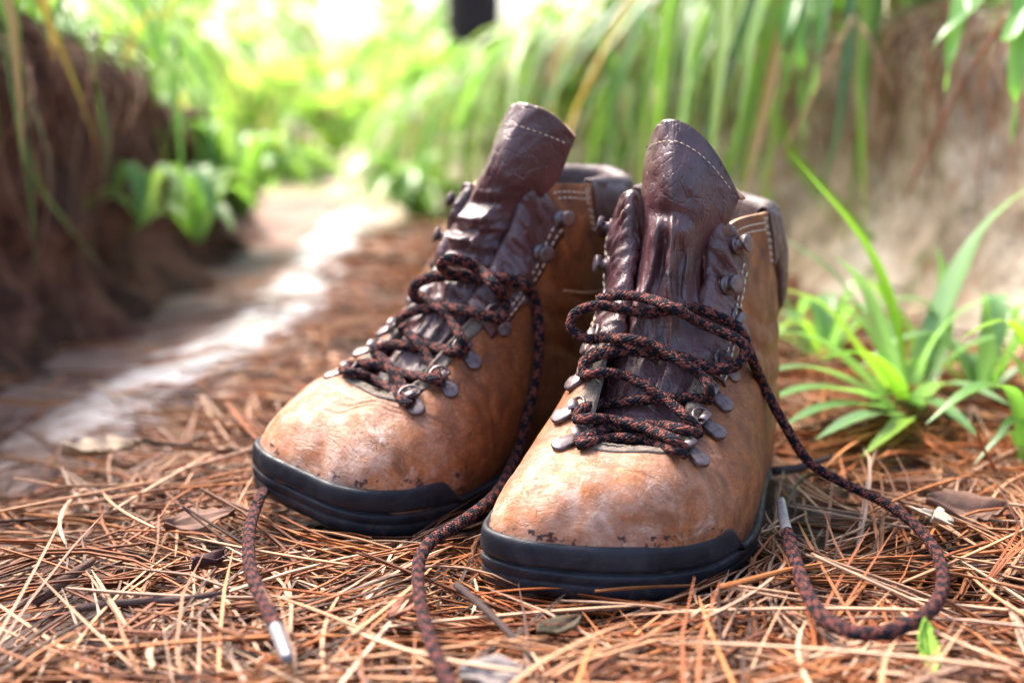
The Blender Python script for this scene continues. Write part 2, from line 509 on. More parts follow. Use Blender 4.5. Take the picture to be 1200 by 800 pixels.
# the worn strip of the trail, wet and pale
ty = np.linspace(.80, 3.7, 150); tw = np.linspace(-1, 1, 25)
TY, TW = np.meshgrid(ty, tw, indexing='ij')
tcx = -.300 + .030 * np.sin(ty * 4.2 + .6) - .10 * np.clip(ty - 2.4, 0, 2) ** 1.5
half = (.070 + .022 * nz(np.stack([ty, ty * 0, ty * 0], -1), 5, 21)) * np.clip((ty - .78) / .12, .25, 1)
TX = tcx[:, None] + TW * (half[:, None] + .010 * nz(np.stack([TY, TW * 3, TW * 0], -1), 11, 22))
TZ = -.0255 + .003 * nz(np.stack([TX, TY, TX * 0], -1), 7, 23) - .016 * np.abs(TW) ** 3
link('path', mesh('path', np.stack([TX, TY, TZ], -1).reshape(-1, 3), grid_faces(len(ty), len(tw), False, True), [M['sand']], True, None, np.repeat(np.maximum(np.abs(TW), 1.0 - (TY - .86) / .42).reshape(-1, 1), 3, 1)), kind='structure')


LEFT_H = ([.9, 1.25, 1.6, 2.0, 3.0, 5.0], [1.05, 1.05, .92, .66, .36, .2]); RIGHT_H = ([1.7, 2.4, 3.4, 5.0], [1, .60, .30, .18])


def bank(name, line, prof, side, mat, amp, fx, seed, hz):
    L, q = resample(np.c_[np.array(line), np.zeros(len(line))], .018)
    d = np.gradient(L[:, :2], axis=0); d /= np.linalg.norm(d, axis=1, keepdims=True)
    out = np.stack([-d[:, 1], d[:, 0]], 1) * side
    pr = cr(np.array(prof), np.linspace(0, len(prof) - 1, 84))
    P = np.zeros((len(L), len(pr), 3))
    P[..., :2] = L[:, None, :2] + out[:, None] * pr[None, :, :1]
    P[..., 2] = pr[None, :, 1] * np.interp(L[:, 1], *hz)[:, None]
    face = np.clip(1.2 - np.clip(pr[:, 0] - .1, 0, 5) * .6, .15, 1)[None, :]
    n = fbm(P * np.array([1, 1, .45]), fx, 4, seed)
    n = n + .35 * np.round(2.2 * fbm(P * np.array([1, 1, .8]), fx * 2.2, 2, seed + 30)) * .6
    P[..., :2] += out[:, None] * (amp * n * face)[..., None]
    P[..., 2] += amp * .35 * nz(P, fx * 1.3, seed + 9) * face
    o = link(name, mesh(name, P.reshape(-1, 3), grid_faces(len(L), len(pr), False, side > 0), [mat]), kind='structure')
    return L, out


LB_LINE = [(-.50, .50), (-.495, .93), (-.485, 1.3), (-.48, 1.6), (-.50, 2.1), (-.62, 2.8), (-.88, 3.6), (-1.3, 4.6), (-2.4, 6)]
RB_LINE = [(.66, .50), (.53, .9), (.44, 1.2), (.345, 1.58), (.18, 1.95), (0, 2.3), (-.2, 2.75), (-.36, 3.3), (-.5, 4.2), (-.8, 5.5), (-1.6, 7)]
LBL, LBO = bank('earth_bank', LB_LINE, [(-.07, -.07), (-.03, -.03), (.0, .0), (.018, .05), (.012, .12), (.0, .20), (-.004, .25), (.02, .30), (.10, .335), (.4, .37), (1.4, .46), (5, .7), (14, 1.2)], 1, M['earth'], .036, 9, 61, LEFT_H)
RBL, RBO = bank('sandy_bank', RB_LINE, [(-.10, -.07), (-.05, -.03), (.0, .0), (.035, .06), (.065, .13), (.085, .20), (.085, .26), (.12, .305), (.22, .335), (.6, .39), (1.6, .48), (5, .7), (14, 1.2)], -1, M['rock'], .022, 8, 71, RIGHT_H)


# ------------------------------------------------------------------ boots
KEYS_R = dict(
    out=[(.030, -.002), (.041, .021), (.058, .0395), (.080, .0505), (.113, .0575), (.150, .0560), (.190, .0530), (.228, .0505), (.258, .0460), (.284, .031), (.297, 0),
         (.284, -.029), (.258, -.0395), (.228, -.041), (.190, -.042), (.150, -.046), (.110, -.0555), (.070, -.0615), (.037, -.0590), (.0255, -.0385), (.0265, -.019)])
KEYS_L = dict(
    out=[(.0205, .002), (.0215, .020), (.0245, .040), (.038, .0550), (.085, .0605), (.135, .0575), (.185, .0535), (.228, .0505), (.258, .0460), (.284, .031), (.297, 0),
         (.284, -.029), (.258, -.0395), (.228, -.041), (.190, -.042), (.150, -.046), (.110, -.0535), (.075, -.0545), (.048, -.0485), (.029, -.0360), (.0205, -.0175)])
TOP = [(.066, .000, .0660), (.067, .009, .0665), (.070, .018, .0665), (.088, .0215, .0715), (.113, .0225, .0855), (.137, .0245, .1050), (.153, .0250, .1300), (.166, .0250, .1590),
       (.214, .0385, .1635), (.255, .0370, .1620), (.282, 0, .1640),
       (.250, -.0360, .1665), (.205, -.0350, .1705), (.164, -.0295, .1700), (.150, -.0270, .1380), (.130, -.0265, .1120), (.103, -.0230, .0915), (.081, -.0215, .0745), (.069, -.0180, .0665), (.066, -.012, .066), (.0655, -.006, .0658)]
#        P1 offset (du, outward, dw)   P2 offset
P1 = [(0, .008, .030), (0, .009, .030), (0, .010, .030), (0, .011, .030), (0, .010, .034), (0, .010, .040), (0, .012, .048), (-.002, .015, .052),
      (0, .014, .056), (0, .008, .055), (0, .006, .055),
      (0, .008, .055), (0, .013, .056), (-.002, .013, .052), (0, .011, .046), (0, .010, .040), (0, .011, .034), (0, .012, .030), (0, .011, .030), (0, .010, .030), (0, .008, .030)]
P2 = [(-.024, 0, -.003), (-.022, .005, -.003), (-.012, .014, -.003), (-.002, .020, -.003), (.004, .020, -.006), (.010, .019, -.014), (.016, .018, -.026), (.020, .018, -.040),
      (.004, .009, -.050), (0, .008, -.050), (-.006, 0, -.050),
      (0, .008, -.050), (.004, .009, -.050), (.020, .018, -.040), (.016, .018, -.026), (.010, .019, -.014), (.004, .020, -.006), (-.002, .020, -.003), (-.012, .014, -.003), (-.022, .005, -.003), (-.024, 0, -.003)]
NK = len(TOP)


class Boot:
    def __init__(s, keys, mir, pose, seed):
        s.mir = mir; s.seed = seed
        s.out = np.array(keys['out'])
        s.top = np.array(TOP); s.sg = np.sign(s.top[:, 1])
        c = s.out.mean(0)
        d = np.roll(s.out, -1, 0) - np.roll(s.out, 1, 0)
        nrm = np.stack([-d[:, 1], d[:, 0]], 1); nrm /= np.linalg.norm(nrm, axis=1, keepdims=True)
        nrm *= np.sign(((s.out - c) * nrm).sum(1))[:, None]
        s.on = nrm
        b = s.out - nrm * .0035
        s.B = np.c_[b, np.full(NK, .012)]
        p1 = np.array(P1); p2 = np.array(P2)
        s.P1 = s.B + np.stack([p1[:, 0] + p1[:, 1] * nrm[:, 0], p1[:, 1] * nrm[:, 1], p1[:, 2]], 1)
        s.P2 = s.top + np.stack([p2[:, 0], p2[:, 1] * s.sg, p2[:, 2]], 1)
        x, y, z, yaw, pit, rol = pose
        s.mat = Matrix.Translation((x, y, z)) @ Matrix.Rotation(yaw, 4, 'Z') @ Matrix.Rotation(pit, 4, 'X') @ Matrix.Rotation(rol, 4, 'Y')
        s.rs = np.linspace(0, 1, 121)

    def surf(s, st, r, disp=True):
        """outer face of the upper: st station (key units, periodic), r 0 at the sole .. 1 at the opening; returns (u,v,w)"""
        st = np.asarray(st, float); r = np.asarray(r, float); st, r = np.broadcast_arrays(st, r)
        a, b, c, d = (cr(k, st, True) for k in (s.B, s.P1, s.P2, s.top))
        t = r[..., None]
        p = (1 - t) ** 3 * a + 3 * (1 - t) ** 2 * t * b + 3 * (1 - t) * t * t * c + t ** 3 * d
        return p

    def xyz(s, p):
        p = np.asarray(p, float)
        q = np.stack([p[..., 1] * (-1 if s.mir else 1), p[..., 0], p[..., 2]], -1)
        return q

    def pn(s, st, r):
        """point and outward unit normal, as (u,v,w)"""
        e = 1e-3
        p = s.surf(st, r); a = s.surf(np.asarray(st) + e, r) - s.surf(np.asarray(st) - e, r)
        r1 = np.minimum(np.asarray(r) + e, 1); r0 = np.maximum(np.asarray(r) - e, 0)
        b = s.surf(st, r1) - s.surf(st, r0)
        n = np.cross(b, a); n = n / (np.linalg.norm(n, axis=-1, keepdims=True) + 1e-12)
        t = b / (np.linalg.norm(b, axis=-1, keepdims=True) + 1e-12)
        return p, n, t

    def wrinkle(s, p):
        """leather relief in metres along the normal"""
        q = p * np.array([1, 1, 1.0])
        sd = s.seed
        h = .0009 * nz(q, 45, sd) + .0005 * nz(q, 110, sd + 1)
        # flex creases across the vamp, behind the toe
        u, v, w = p[..., 0], p[..., 1], p[..., 2]
        bend = u + .012 * nz(q, 30, sd + 5) + .004 * nz(q, 90, sd + 6) - np.abs(v) * .30 + v * .25
        for c0, amp, wd in ((.0405, .0005, .0011), (.0450, .0006, .0012), (.0500, .0008, .0012), (.0560, .0006, .0011), (.074, .0014, .0020), (.084, .0018, .0024), (.095, .0018, .0026), (.108, .0014, .0026)):
            g = np.exp(-((bend - c0) / wd) ** 2)
            mask = np.clip(.5 + 1.2 * nz(q, 24, sd + int(c0 * 1000)), 0, 1) * np.clip((w - .034) * 120, 0, 1)
            h = h - amp * g * mask
        # ankle folds
        for c0, amp in ((.072, .0016), (.090, .0020), (.108, .0014)):
            g = np.exp(-((w - c0 + .25 * (u - .2) + .008 * nz(q, 26, sd + 8)) / .004) ** 2)
            h = h - amp * g * np.clip((u - .15) * 40, 0, 1)
        return h


def shell(b, P, th, mats, name, mi=(0, 0, 0), wrap=False, rows_in=None):
    """closed sheet of thickness th from a grid of (u,v,w) points; material slots: outer, inner, rim"""
    N = grid_normals(P, wrap)
    I = P - N * th
    nr, nc = P.shape[:2]
    V = np.r_[P.reshape(-1, 3), I.reshape(-1, 3)]
    n = nr * nc
    fo = grid_faces(nr, nc, wrap); fi = grid_faces(nr, nc, wrap, True, n)
    rim = []
    c = np.arange(nc if wrap else nc - 1); c2 = (c + 1) % nc
    for row, fl in ((0, 1), (nr - 1, 0)):
        a = row * nc + c; bb = row * nc + c2
        q = np.stack([a, bb, bb + n, a + n], 1); rim.append(q if fl == 0 else q[:, ::-1])
    if not wrap:
        r = np.arange(nr - 1)
        for col, fl in ((0, 0), (nc - 1, 1)):
            a = r * nc + col; bb = (r + 1) * nc + col
            q = np.stack([a, bb, bb + n, a + n], 1); rim.append(q if fl == 0 else q[:, ::-1])
    rim = np.concatenate(rim)
    F = np.r_[fo, fi, rim]
    if not b.mir: F = F[:, ::-1].copy()
    m = np.r_[np.full(len(fo), mi[0]), np.full(len(fi), mi[1]), np.full(len(rim), mi[2])]
    return mesh(name, b.xyz(V), F, mats, True, m)


def stitches(b, pts, length=.0026, gap=.0014, rad=.00042):
    """a row of separate thread stitches along a polyline of (u,v,w)"""
    P, q = resample(pts, .0004)
    mb = MB(); d = 0
    while d + length < q[-1]:
        a = [np.array([np.interp(d + length * f, q, P[:, k]) for k in range(3)]) for f in (0, .5, 1)]
        mb.tube(b.xyz(np.array(a)), [rad * .6, rad, rad * .6], 5)
        d += length + gap * random.uniform(.8, 1.25)
    return mb


def build_sole(b, root):
    n = 360
    st = np.linspace(0, NK, n, endpoint=False)
    o = cr(b.out, st, True)
    t = np.roll(o, -1, 0) - np.roll(o, 1, 0); t /= np.linalg.norm(t, axis=1, keepdims=True)
    nn = np.stack([-t[:, 1], t[:, 0]], 1)
    c = o.mean(0); nn *= np.sign(((o - c) * nn).sum(1))[:, None]
    # rand: high round the toe, stepping down at the ball of the foot
    u = o[:, 0]; v = o[:, 1]
    cut = np.where(v > 0, b.cutL, b.cutM)
    k = np.clip((u - cut + .003) / .019, 0, 1); k = k * k * (3 - 2 * k)
    lip = .0016 * np.exp(-((u - cut + .006) / .010) ** 2)
    top = .0295 + lip - .0125 * k
    hs = np.clip((u - .20) / .02, 0, 1)
    top = top + .006 * hs
    f = (top - .0195) / .0155
    g = np.clip(1 - k, .15, 1)
    prof = [(-.012, .0005, 3), (-.0035, .0006, 3), (-.0012, .0018, 3), (-.0004, .0060, 0), (-.0004, .0085, 0), (-.0009, .0092, 0), (-.0004, .0100, 0), (.0002, .0125, 0), (.0002, .0142, 0),
            (-.0003, .0149, 0), (-.0015, .0153, 0), (-.0017, .0158, 0), (-.0008, .0165, 0), (.0004, .0173, 0), (.0008, .0190, 1), (.0006, .62, 2), (.0003, .82, 2), (-.0003, .94, 2), (-.0012, 1.0, 2), (-.0022, 1.0, 2), (-.0065, .80, 2)]
    rows = []
    for off, w, kind in prof:
        if kind == 2: ww = .0190 * (1 - k) + .0140 * k + (top - (.0190 * (1 - k) + .0140 * k)) * w
        elif kind == 3: ww = w + .0040 * np.clip((u - .060) / .012, 0, 1)
        else: ww = np.minimum(np.full(n, w), top - .003 - (.0190 - min(w, .0190)) * .08) if w > .0101 else np.full(n, w)
        of = off
        spring = .010 * np.clip((.075 - u) / .06, 0, 1) ** 2
        rows.append(np.c_[o + nn * of, ww + spring * np.clip(1 - ww / .03, 0, 1) * .45])
    P = np.array(rows)
    P[..., :2] += (.00035 * nz(P, 60, b.seed + 40))[..., None] * nn[None]
    nr = len(prof)
    V = P.reshape(-1, 3)
    F = grid_faces(nr, n, True, not b.mir)
    faces = [tuple(x) for x in F] + [tuple(range(n)) if b.mir else tuple(reversed(range(n)))]
    sole = link('sole', mesh('sole', b.xyz(V), faces, [M['rubber']]), root)
    # tread lugs under the edge
    L = np.r_[0, np.cumsum(np.linalg.norm(np.diff(np.r_[o, o[:1]], axis=0), axis=1))]
    tot = L[-1]; nl = 30
    oo = np.r_[o, o[:1]]; nw = np.r_[nn, nn[:1]]
    for i in range(nl):
        d0 = tot * (i + .06) / nl; d1 = tot * (i + .90) / nl
        q = np.linspace(d0, d1, 4)
        e = np.stack([np.interp(q, L, oo[:, k2]) for k2 in (0, 1)], 1); m = np.stack([np.interp(q, L, nw[:, k2]) for k2 in (0, 1)], 1)
        if np.any((e[:, 0] > .155) & (e[:, 0] < .20)) or np.any(e[:, 0] < .066): continue
        spring = .0045 * np.clip((.075 - e[:, 0]) / .06, 0, 1) ** 2
        Vv = []
        for off, w in ((-.0016, .0), (-.0008, .0052), (-.018, .0052), (-.018, .0)):
            Vv.append(np.c_[e + m * off, np.full(4, w) + spring])
        Vv = np.array(Vv)   # 4 x 4
        fc = []
        for a in range(4):
            for j in range(3):
                fc.append((a * 4 + j, a * 4 + j + 1, ((a + 1) % 4) * 4 + j + 1, ((a + 1) % 4) * 4 + j))
        fc += [(0, 4, 8, 12), (15, 11, 7, 3)]
        link('lug', mesh('lug', b.xyz(Vv.reshape(-1, 3)), fc, [M['rubber']], False), sole)
    return sole


def build_upper(b, root):
    n, nr = 420, 110
    st = np.linspace(0, NK, n, endpoint=False)
    r = np.linspace(0, 1, nr)
    S, Rr = np.meshgrid(st, r)
    P = b.surf(S, Rr)
    N = grid_normals(P, True)
    sgn = 1 if (N[nr // 2, :, :2] * (P[nr // 2, :, :2] - P[nr // 2, :, :2].mean(0))).sum() > 0 else -1
    P = P + N * sgn * b.wrinkle(P)[..., None]
    Pf = P if sgn > 0 else P
    I = P - N * sgn * .0028
    nv = n * nr
    V = np.r_[P.reshape(-1, 3), I.reshape(-1, 3)]
    fo = grid_faces(nr, n, True, sgn < 0); fi = grid_faces(nr, n, True, sgn > 0, nv)
    c = np.arange(n); c2 = (c + 1) % n; a = (nr - 1) * n + c; d = (nr - 1) * n + c2
    rim = np.stack([a, d, d + nv, a + nv], 1)
    if sgn < 0: rim = rim[:, ::-1]
    F = np.r_[fo, fi, rim]
    if not b.mir: F = F[:, ::-1]
    F = F.copy()
    mi = np.r_[np.zeros(len(fo)), np.full(len(fi), 1), np.full(len(rim), 2)]
    up = link('upper', mesh('upper', b.xyz(V), F, [M['leather'], M['dark'], M['edge']], True, mi), root)
    return up


def edge_roll(b, s0, s1, r0, proud, R, down, name, mats, wave=0, puff=0, ns=70, inward=0, r0fun=None, seed=0, ext=0):
    """a leather facing that lies on the upper from r0 to the opening, rolls over the edge and runs down inside"""
    st = np.linspace(s0, s1, ns)
    rows = []
    fr = np.linspace(0, 1, 14)
    q_ = np.linspace(0, 1, ns); pf = np.clip(np.minimum(q_, 1 - q_) * 9, .12, 1)
    Rv = (R * (.55 + .45 * pf) if puff else np.full(ns, R))[:, None]
    r0v = np.full(ns, r0) if r0fun is None else r0fun(np.linspace(0, 1, ns))
    for f in fr:
        r = r0v + (1 - r0v) * f
        p, n, t = b.pn(st, r)
        ed = min(1, f / .12)
        h = b.wrinkle(p) + proud * ed + puff * pf * math.sin(math.pi * min(1, f)) ** .7
        rows.append(p + n * h[:, None] if hasattr(h, '__len__') else p + n * h)
    p, n, t = b.pn(st, np.full(ns, .9999))
    e0, e1 = (30, 7) if s0 > NK / 2 else (7, 30)
    tp = np.sin(np.clip(np.linspace(0, 1, ns) * e0, 0, 1) * np.clip(np.linspace(1, 0, ns) * e1, 0, 1) * math.pi / 2)
    for k in (.4, .8):
        rows.append(p + n * proud + t * (ext * k * tp)[:, None])
    p = p + t * (ext * tp)[:, None]
    for a in np.linspace(.3, math.pi, 7):
        rows.append(p - n * (Rv - proud) + n * (Rv * math.cos(a)) + t * (Rv * math.sin(a)))
    base = rows[-1]
    inn = -n.copy()
    for k in np.linspace(.2, 1, 7):
        rows.append(base - t * down * k - n * (inward * k))
    P = np.array(rows)
    if wave:
        w = nz(np.stack([st[None, :] * np.ones((len(P), 1)) * 2.3, np.linspace(0, 2, len(P))[:, None] * np.ones((1, ns)), np.zeros((len(P), ns))], -1), 1.9, seed + 3)
        w2 = nz(np.stack([st[None, :] * np.ones((len(P), 1)) * 6, np.linspace(0, 3, len(P))[:, None] * np.ones((1, ns)), np.zeros((len(P), ns))], -1), 2.2, seed + 9)
        nn = np.concatenate([np.repeat(n[None], len(P), 0)])
        P = P + nn * (wave * (w + .5 * w2) * np.clip(np.arange(len(P)) / 8, 0, 1)[:, None])[..., None]
    return shell(b, P[::-1] if s1 > s0 else P, .0014, mats, name)


def build_tongue(b, root, keys, hw, depth, folds, seed, slant=(0, 0), wr=((120, 40, 1), .003, .5, .2)):
    """keys (u,v,w) up the middle; hw half widths (medial, lateral); folds list of (s0,t0,ds,dt,slant,height)"""
    nt, ns = 150, 90
    T = np.linspace(0, len(keys) - 1, nt); C = cr(np.array(keys), T)
    HW = cr(np.array(hw), np.linspace(0, len(hw) - 1, nt)); DP = np.interp(np.linspace(0, 1, nt), np.linspace(0, 1, len(depth)), depth)
    tan = np.gradient(C, axis=0); tan /= np.linalg.norm(tan, axis=1, keepdims=True)
    side = np.array([0, 1.0, 0])
    fwd = np.cross(tan, side); fwd /= np.linalg.norm(fwd, axis=1, keepdims=True)   # towards the toe
    fwd *= np.where(fwd[:, :1] > 0, -1, 1)
    s = np.linspace(-1, 1, ns)
    tt = np.linspace(0, 1, nt)[:, None]; S = s[None, :] * np.ones((nt, 1)); TT = tt * np.ones((1, ns))
    bl = np.clip(S * .9 + .5, 0, 1); bl = bl * bl * (3 - 2 * bl)
    wl = HW[:, :1] * (1 - bl) + HW[:, 1:2] * bl
    P = C[:, None] + side * (S * wl)[..., None] - fwd[:, None] * (DP[:, None] * np.abs(S) ** 2.2)[..., None]
    h = np.zeros((nt, ns))
    w0 = np.stack([S * .9, TT * 5, S * 0], -1); S2 = S + .10 * nz(w0, 1.6, seed + 7) + .05 * nz(w0, 4, seed + 8); T2 = TT + .014 * nz(w0, 1.8, seed + 9)
    for s0, t0, ds, dt, sl, hh in folds:
        q = (S2 - s0 - sl * (T2 - t0)) / ds
        h += hh * np.exp(-q * q) * np.exp(-((T2 - t0) / dt) ** 2)
    pp = np.stack([S * .03, TT * .15, S * 0], -1)
    h += .0010 * nz(pp, 90, seed) + .0006 * nz(pp, 220, seed + 1)
    wp = pp + .006 * np.stack([nz(pp, 60, seed + 2), nz(pp, 60, seed + 3), S * 0], -1)
    rg = 1 - np.abs(nz(wp * np.array(wr[0]), 1.0, seed + 4)); rg2 = 1 - np.abs(nz(wp * np.array(wr[0]) * 2.1, 1.0, seed + 5))
    h += (wr[1] * rg ** 3 + wr[1] * .45 * rg2 ** 3) * np.exp(-((TT - wr[2]) / wr[3]) ** 2)
    P = P + fwd[:, None] * h[..., None]
    # rounded, slanted top corners
    P = P - tan[:, None] * (np.clip((TT - .9) / .1, 0, 1) ** 2 * (.010 * np.abs(S) ** 3))[..., None]
    P = P - tan[:, None] * (np.clip((TT - .62) / .38, 0, 1) * (slant[0] * np.clip(-S, 0, 1) ** 1.3 + slant[1] * np.clip(S, 0, 1) ** 1.8))[..., None]
    Pp = P
    N = grid_normals(Pp)
    if (N * fwd[:, None]).sum() < 0: Pp = P[:, ::-1]
    me = shell(b, Pp, .0026, [M['dark'], M['dark2'], M['edge']], 'tongue', (0, 1, 2))
    tg = link('tongue', me, root)
    mb = stitches(b, P[-9, 4:-4:4] + fwd[-9] * .0008, .0022, .0012, .00028)
    link('hem_stitching', mb.build('hem_stitching', [M['thread']]), tg, kind='stuff')
    return tg, P


def frame_at(b, target, lift=0):
    """nearest place on the upper to a local point: returns (u,v,w), normal, away-from-opening direction"""
    st = np.linspace(0, NK, 400, endpoint=False); r = np.linspace(.4, .985, 120)
    S, Rr = np.meshgrid(st, r); P = b.surf(S, Rr)
    i = np.argmin(((P - np.array(target)) ** 2).sum(-1)); s0, r0 = S.ravel()[i], Rr.ravel()[i]
    p, n, t = b.pn(np.array([s0]), np.array([r0]))
    p, n, t = p[0], n[0], t[0]
    p = p + n * b.wrinkle(p[None])[0]
    return p, n, -t, s0, r0


def place(b, o, p, n, e):
    """orient an object whose local z is the outward normal and local x points away from the opening"""
    q = b.xyz(np.array([p, n, e])); P, Z, X = (Vector(v) for v in q)
    Z.normalize(); X = (X - Z * X.dot(Z)).normalized(); Y = Z.cross(X)
    m = Matrix((X, Y, Z)).transposed().to_4x4(); m.translation = P
    o.matrix_local = m


def ring_meshes():
    # clip: an oblong tab with one round end, folded over the wire at the other
    mb = MB()
    pts = [(.0, -.0034), (.0062, -.0042)] + [(.0072 + .0046 * math.sin(a), -.0046 * math.cos(a)) for a in np.linspace(.15, math.pi - .15, 11)] + [(.0062, .0042), (.0, .0034)]
    n = len(pts); lo = [(x, y, -.0004) for x, y in pts]; mid = [(x, y, .0011) for x, y in pts]
    hi = [((x - .005) * .9 + .005, y * .88, .0016) for x, y in pts]
    F = [(i, (i + 1) % n, n + (i + 1) % n, n + i) for i in range(n)] + [(n + i, n + (i + 1) % n, 2 * n + (i + 1) % n, 2 * n + i) for i in range(n)] + [tuple(range(2 * n, 3 * n))]
    mb.add(lo + mid + hi, F)
    a = np.linspace(-2.4, 2.0, 12)
    for k, w in ((0, 0),):
        prof = [(-.0008 - .0021 * math.cos(t) * 1, .0021 + .0021 * math.sin(t)) for t in a]
        V = []; nn = len(prof)
        for y in (-.0033, .0033):
            for x, z in prof: V.append((x, y, z))
        for y in (-.0033, .0033):
            for (x, z) in prof:
                dx, dz = x + .0008, z - .0021; V.append((-.0008 + dx * 1.4, y, .0021 + dz * 1.4))
        F = []
        for i in range(nn - 1):
            F += [(i, i + 1, nn + i + 1, nn + i), (2 * nn + i, 3 * nn + i, 3 * nn + i + 1, 2 * nn + i + 1), (i, 2 * nn + i, 2 * nn + i + 1, i + 1), (nn + i, nn + i + 1, 3 * nn + i + 1, 3 * nn + i)]
        mb.add(V, F)
    clip = mb.build('ring_clip', [M['metal']])
    mb = MB()
    loop = [(-.0008, -.0048, .0022), (-.0008, 0, .0022), (-.0008, .0048, .0022)] + [(-.0026 - .0048 * math.sin(t), .0056 * math.cos(t), .0024 + .0006 * math.sin(t)) for t in np.linspace(.25, math.pi - .25, 9)] + [(-.0008, -.0048, .0022)]
    mb.tube(loop, .00085, 8, .0006)
    wire = mb.build('wire_ring', [M['metal']])
    return clip, wire


def lathe(prof, n=20):
    V = []; F = []
    for r, z in prof:
        for k in range(n):
            a = 2 * math.pi * k / n; V.append((r * math.cos(a), r * math.sin(a), z))
    for i in range(len(prof) - 1):
        for k in range(n):
            F.append((i * n + k, i * n + (k + 1) % n, (i + 1) * n + (k + 1) % n, (i + 1) * n + k))
    F.append(tuple(range((len(prof) - 1) * n, len(prof) * n)))
    return V, F


def hook_meshes():
    mb = MB()
    V, F = lathe([(.0050, -.0003), (.0052, .0006), (.0046, .0012), (.0030, .0015), (.0026, .0025), (.0026, .0060)])
    mb.add(V, F)
    body = mb.build('hook_body', [M['metal']])
    mb = MB()
    V, F = lathe([(.0026, .0052), (.0036, .0055), (.0046, .0064), (.0048, .0068), (.0046, .0072), (.0036, .0075), (.0020, .0076), (.0006, .0076)])
    mb.add(V, F)
    # the curled lip that keeps the lace in
    a = np.linspace(-.9, .9, 9)
    V = [(-.0042 * math.cos(t) * 1.02, .0042 * math.sin(t) * 1.05, z) for z in (.0068, .0044) for t in a] + [(-.0049 * math.cos(t), .0049 * math.sin(t), z) for z in (.0068, .0044) for t in a]
    n = 9; F = []
    for i in range(n - 1):
        F += [(i, i + 1, n + i + 1, n + i), (2 * n + i, 3 * n + i, 3 * n + i + 1, 2 * n + i + 1), (n + i, n + i + 1, 3 * n + i + 1, 3 * n + i)]
    mb.add(V, F)
    cap = mb.build('hook_cap', [M['metal']])
    return body, cap


CLIP, WIRE = ring_meshes()
HOOK, CAP = hook_meshes()
RINGS = dict(
    L=[(.0745, .0277, .0653), (.0992, .0287, .0698), (.1163, .0302, .0820), (.1338, .0337, .0955), (.1588, .0333, .1121)],
    M=[(.0706, -.0250, .0629), (.0875, -.0296, .0718), (.1042, -.0310, .0873), (.1271, -.0337, .1030), (.1436, -.0377, .1197)])
HOOKS = dict(L=[(.1541, .0311, .1316), (.1665, .0335, .1517)], M=[(.1617, -.0334, .1351), (.1745, -.0359, .1536)])


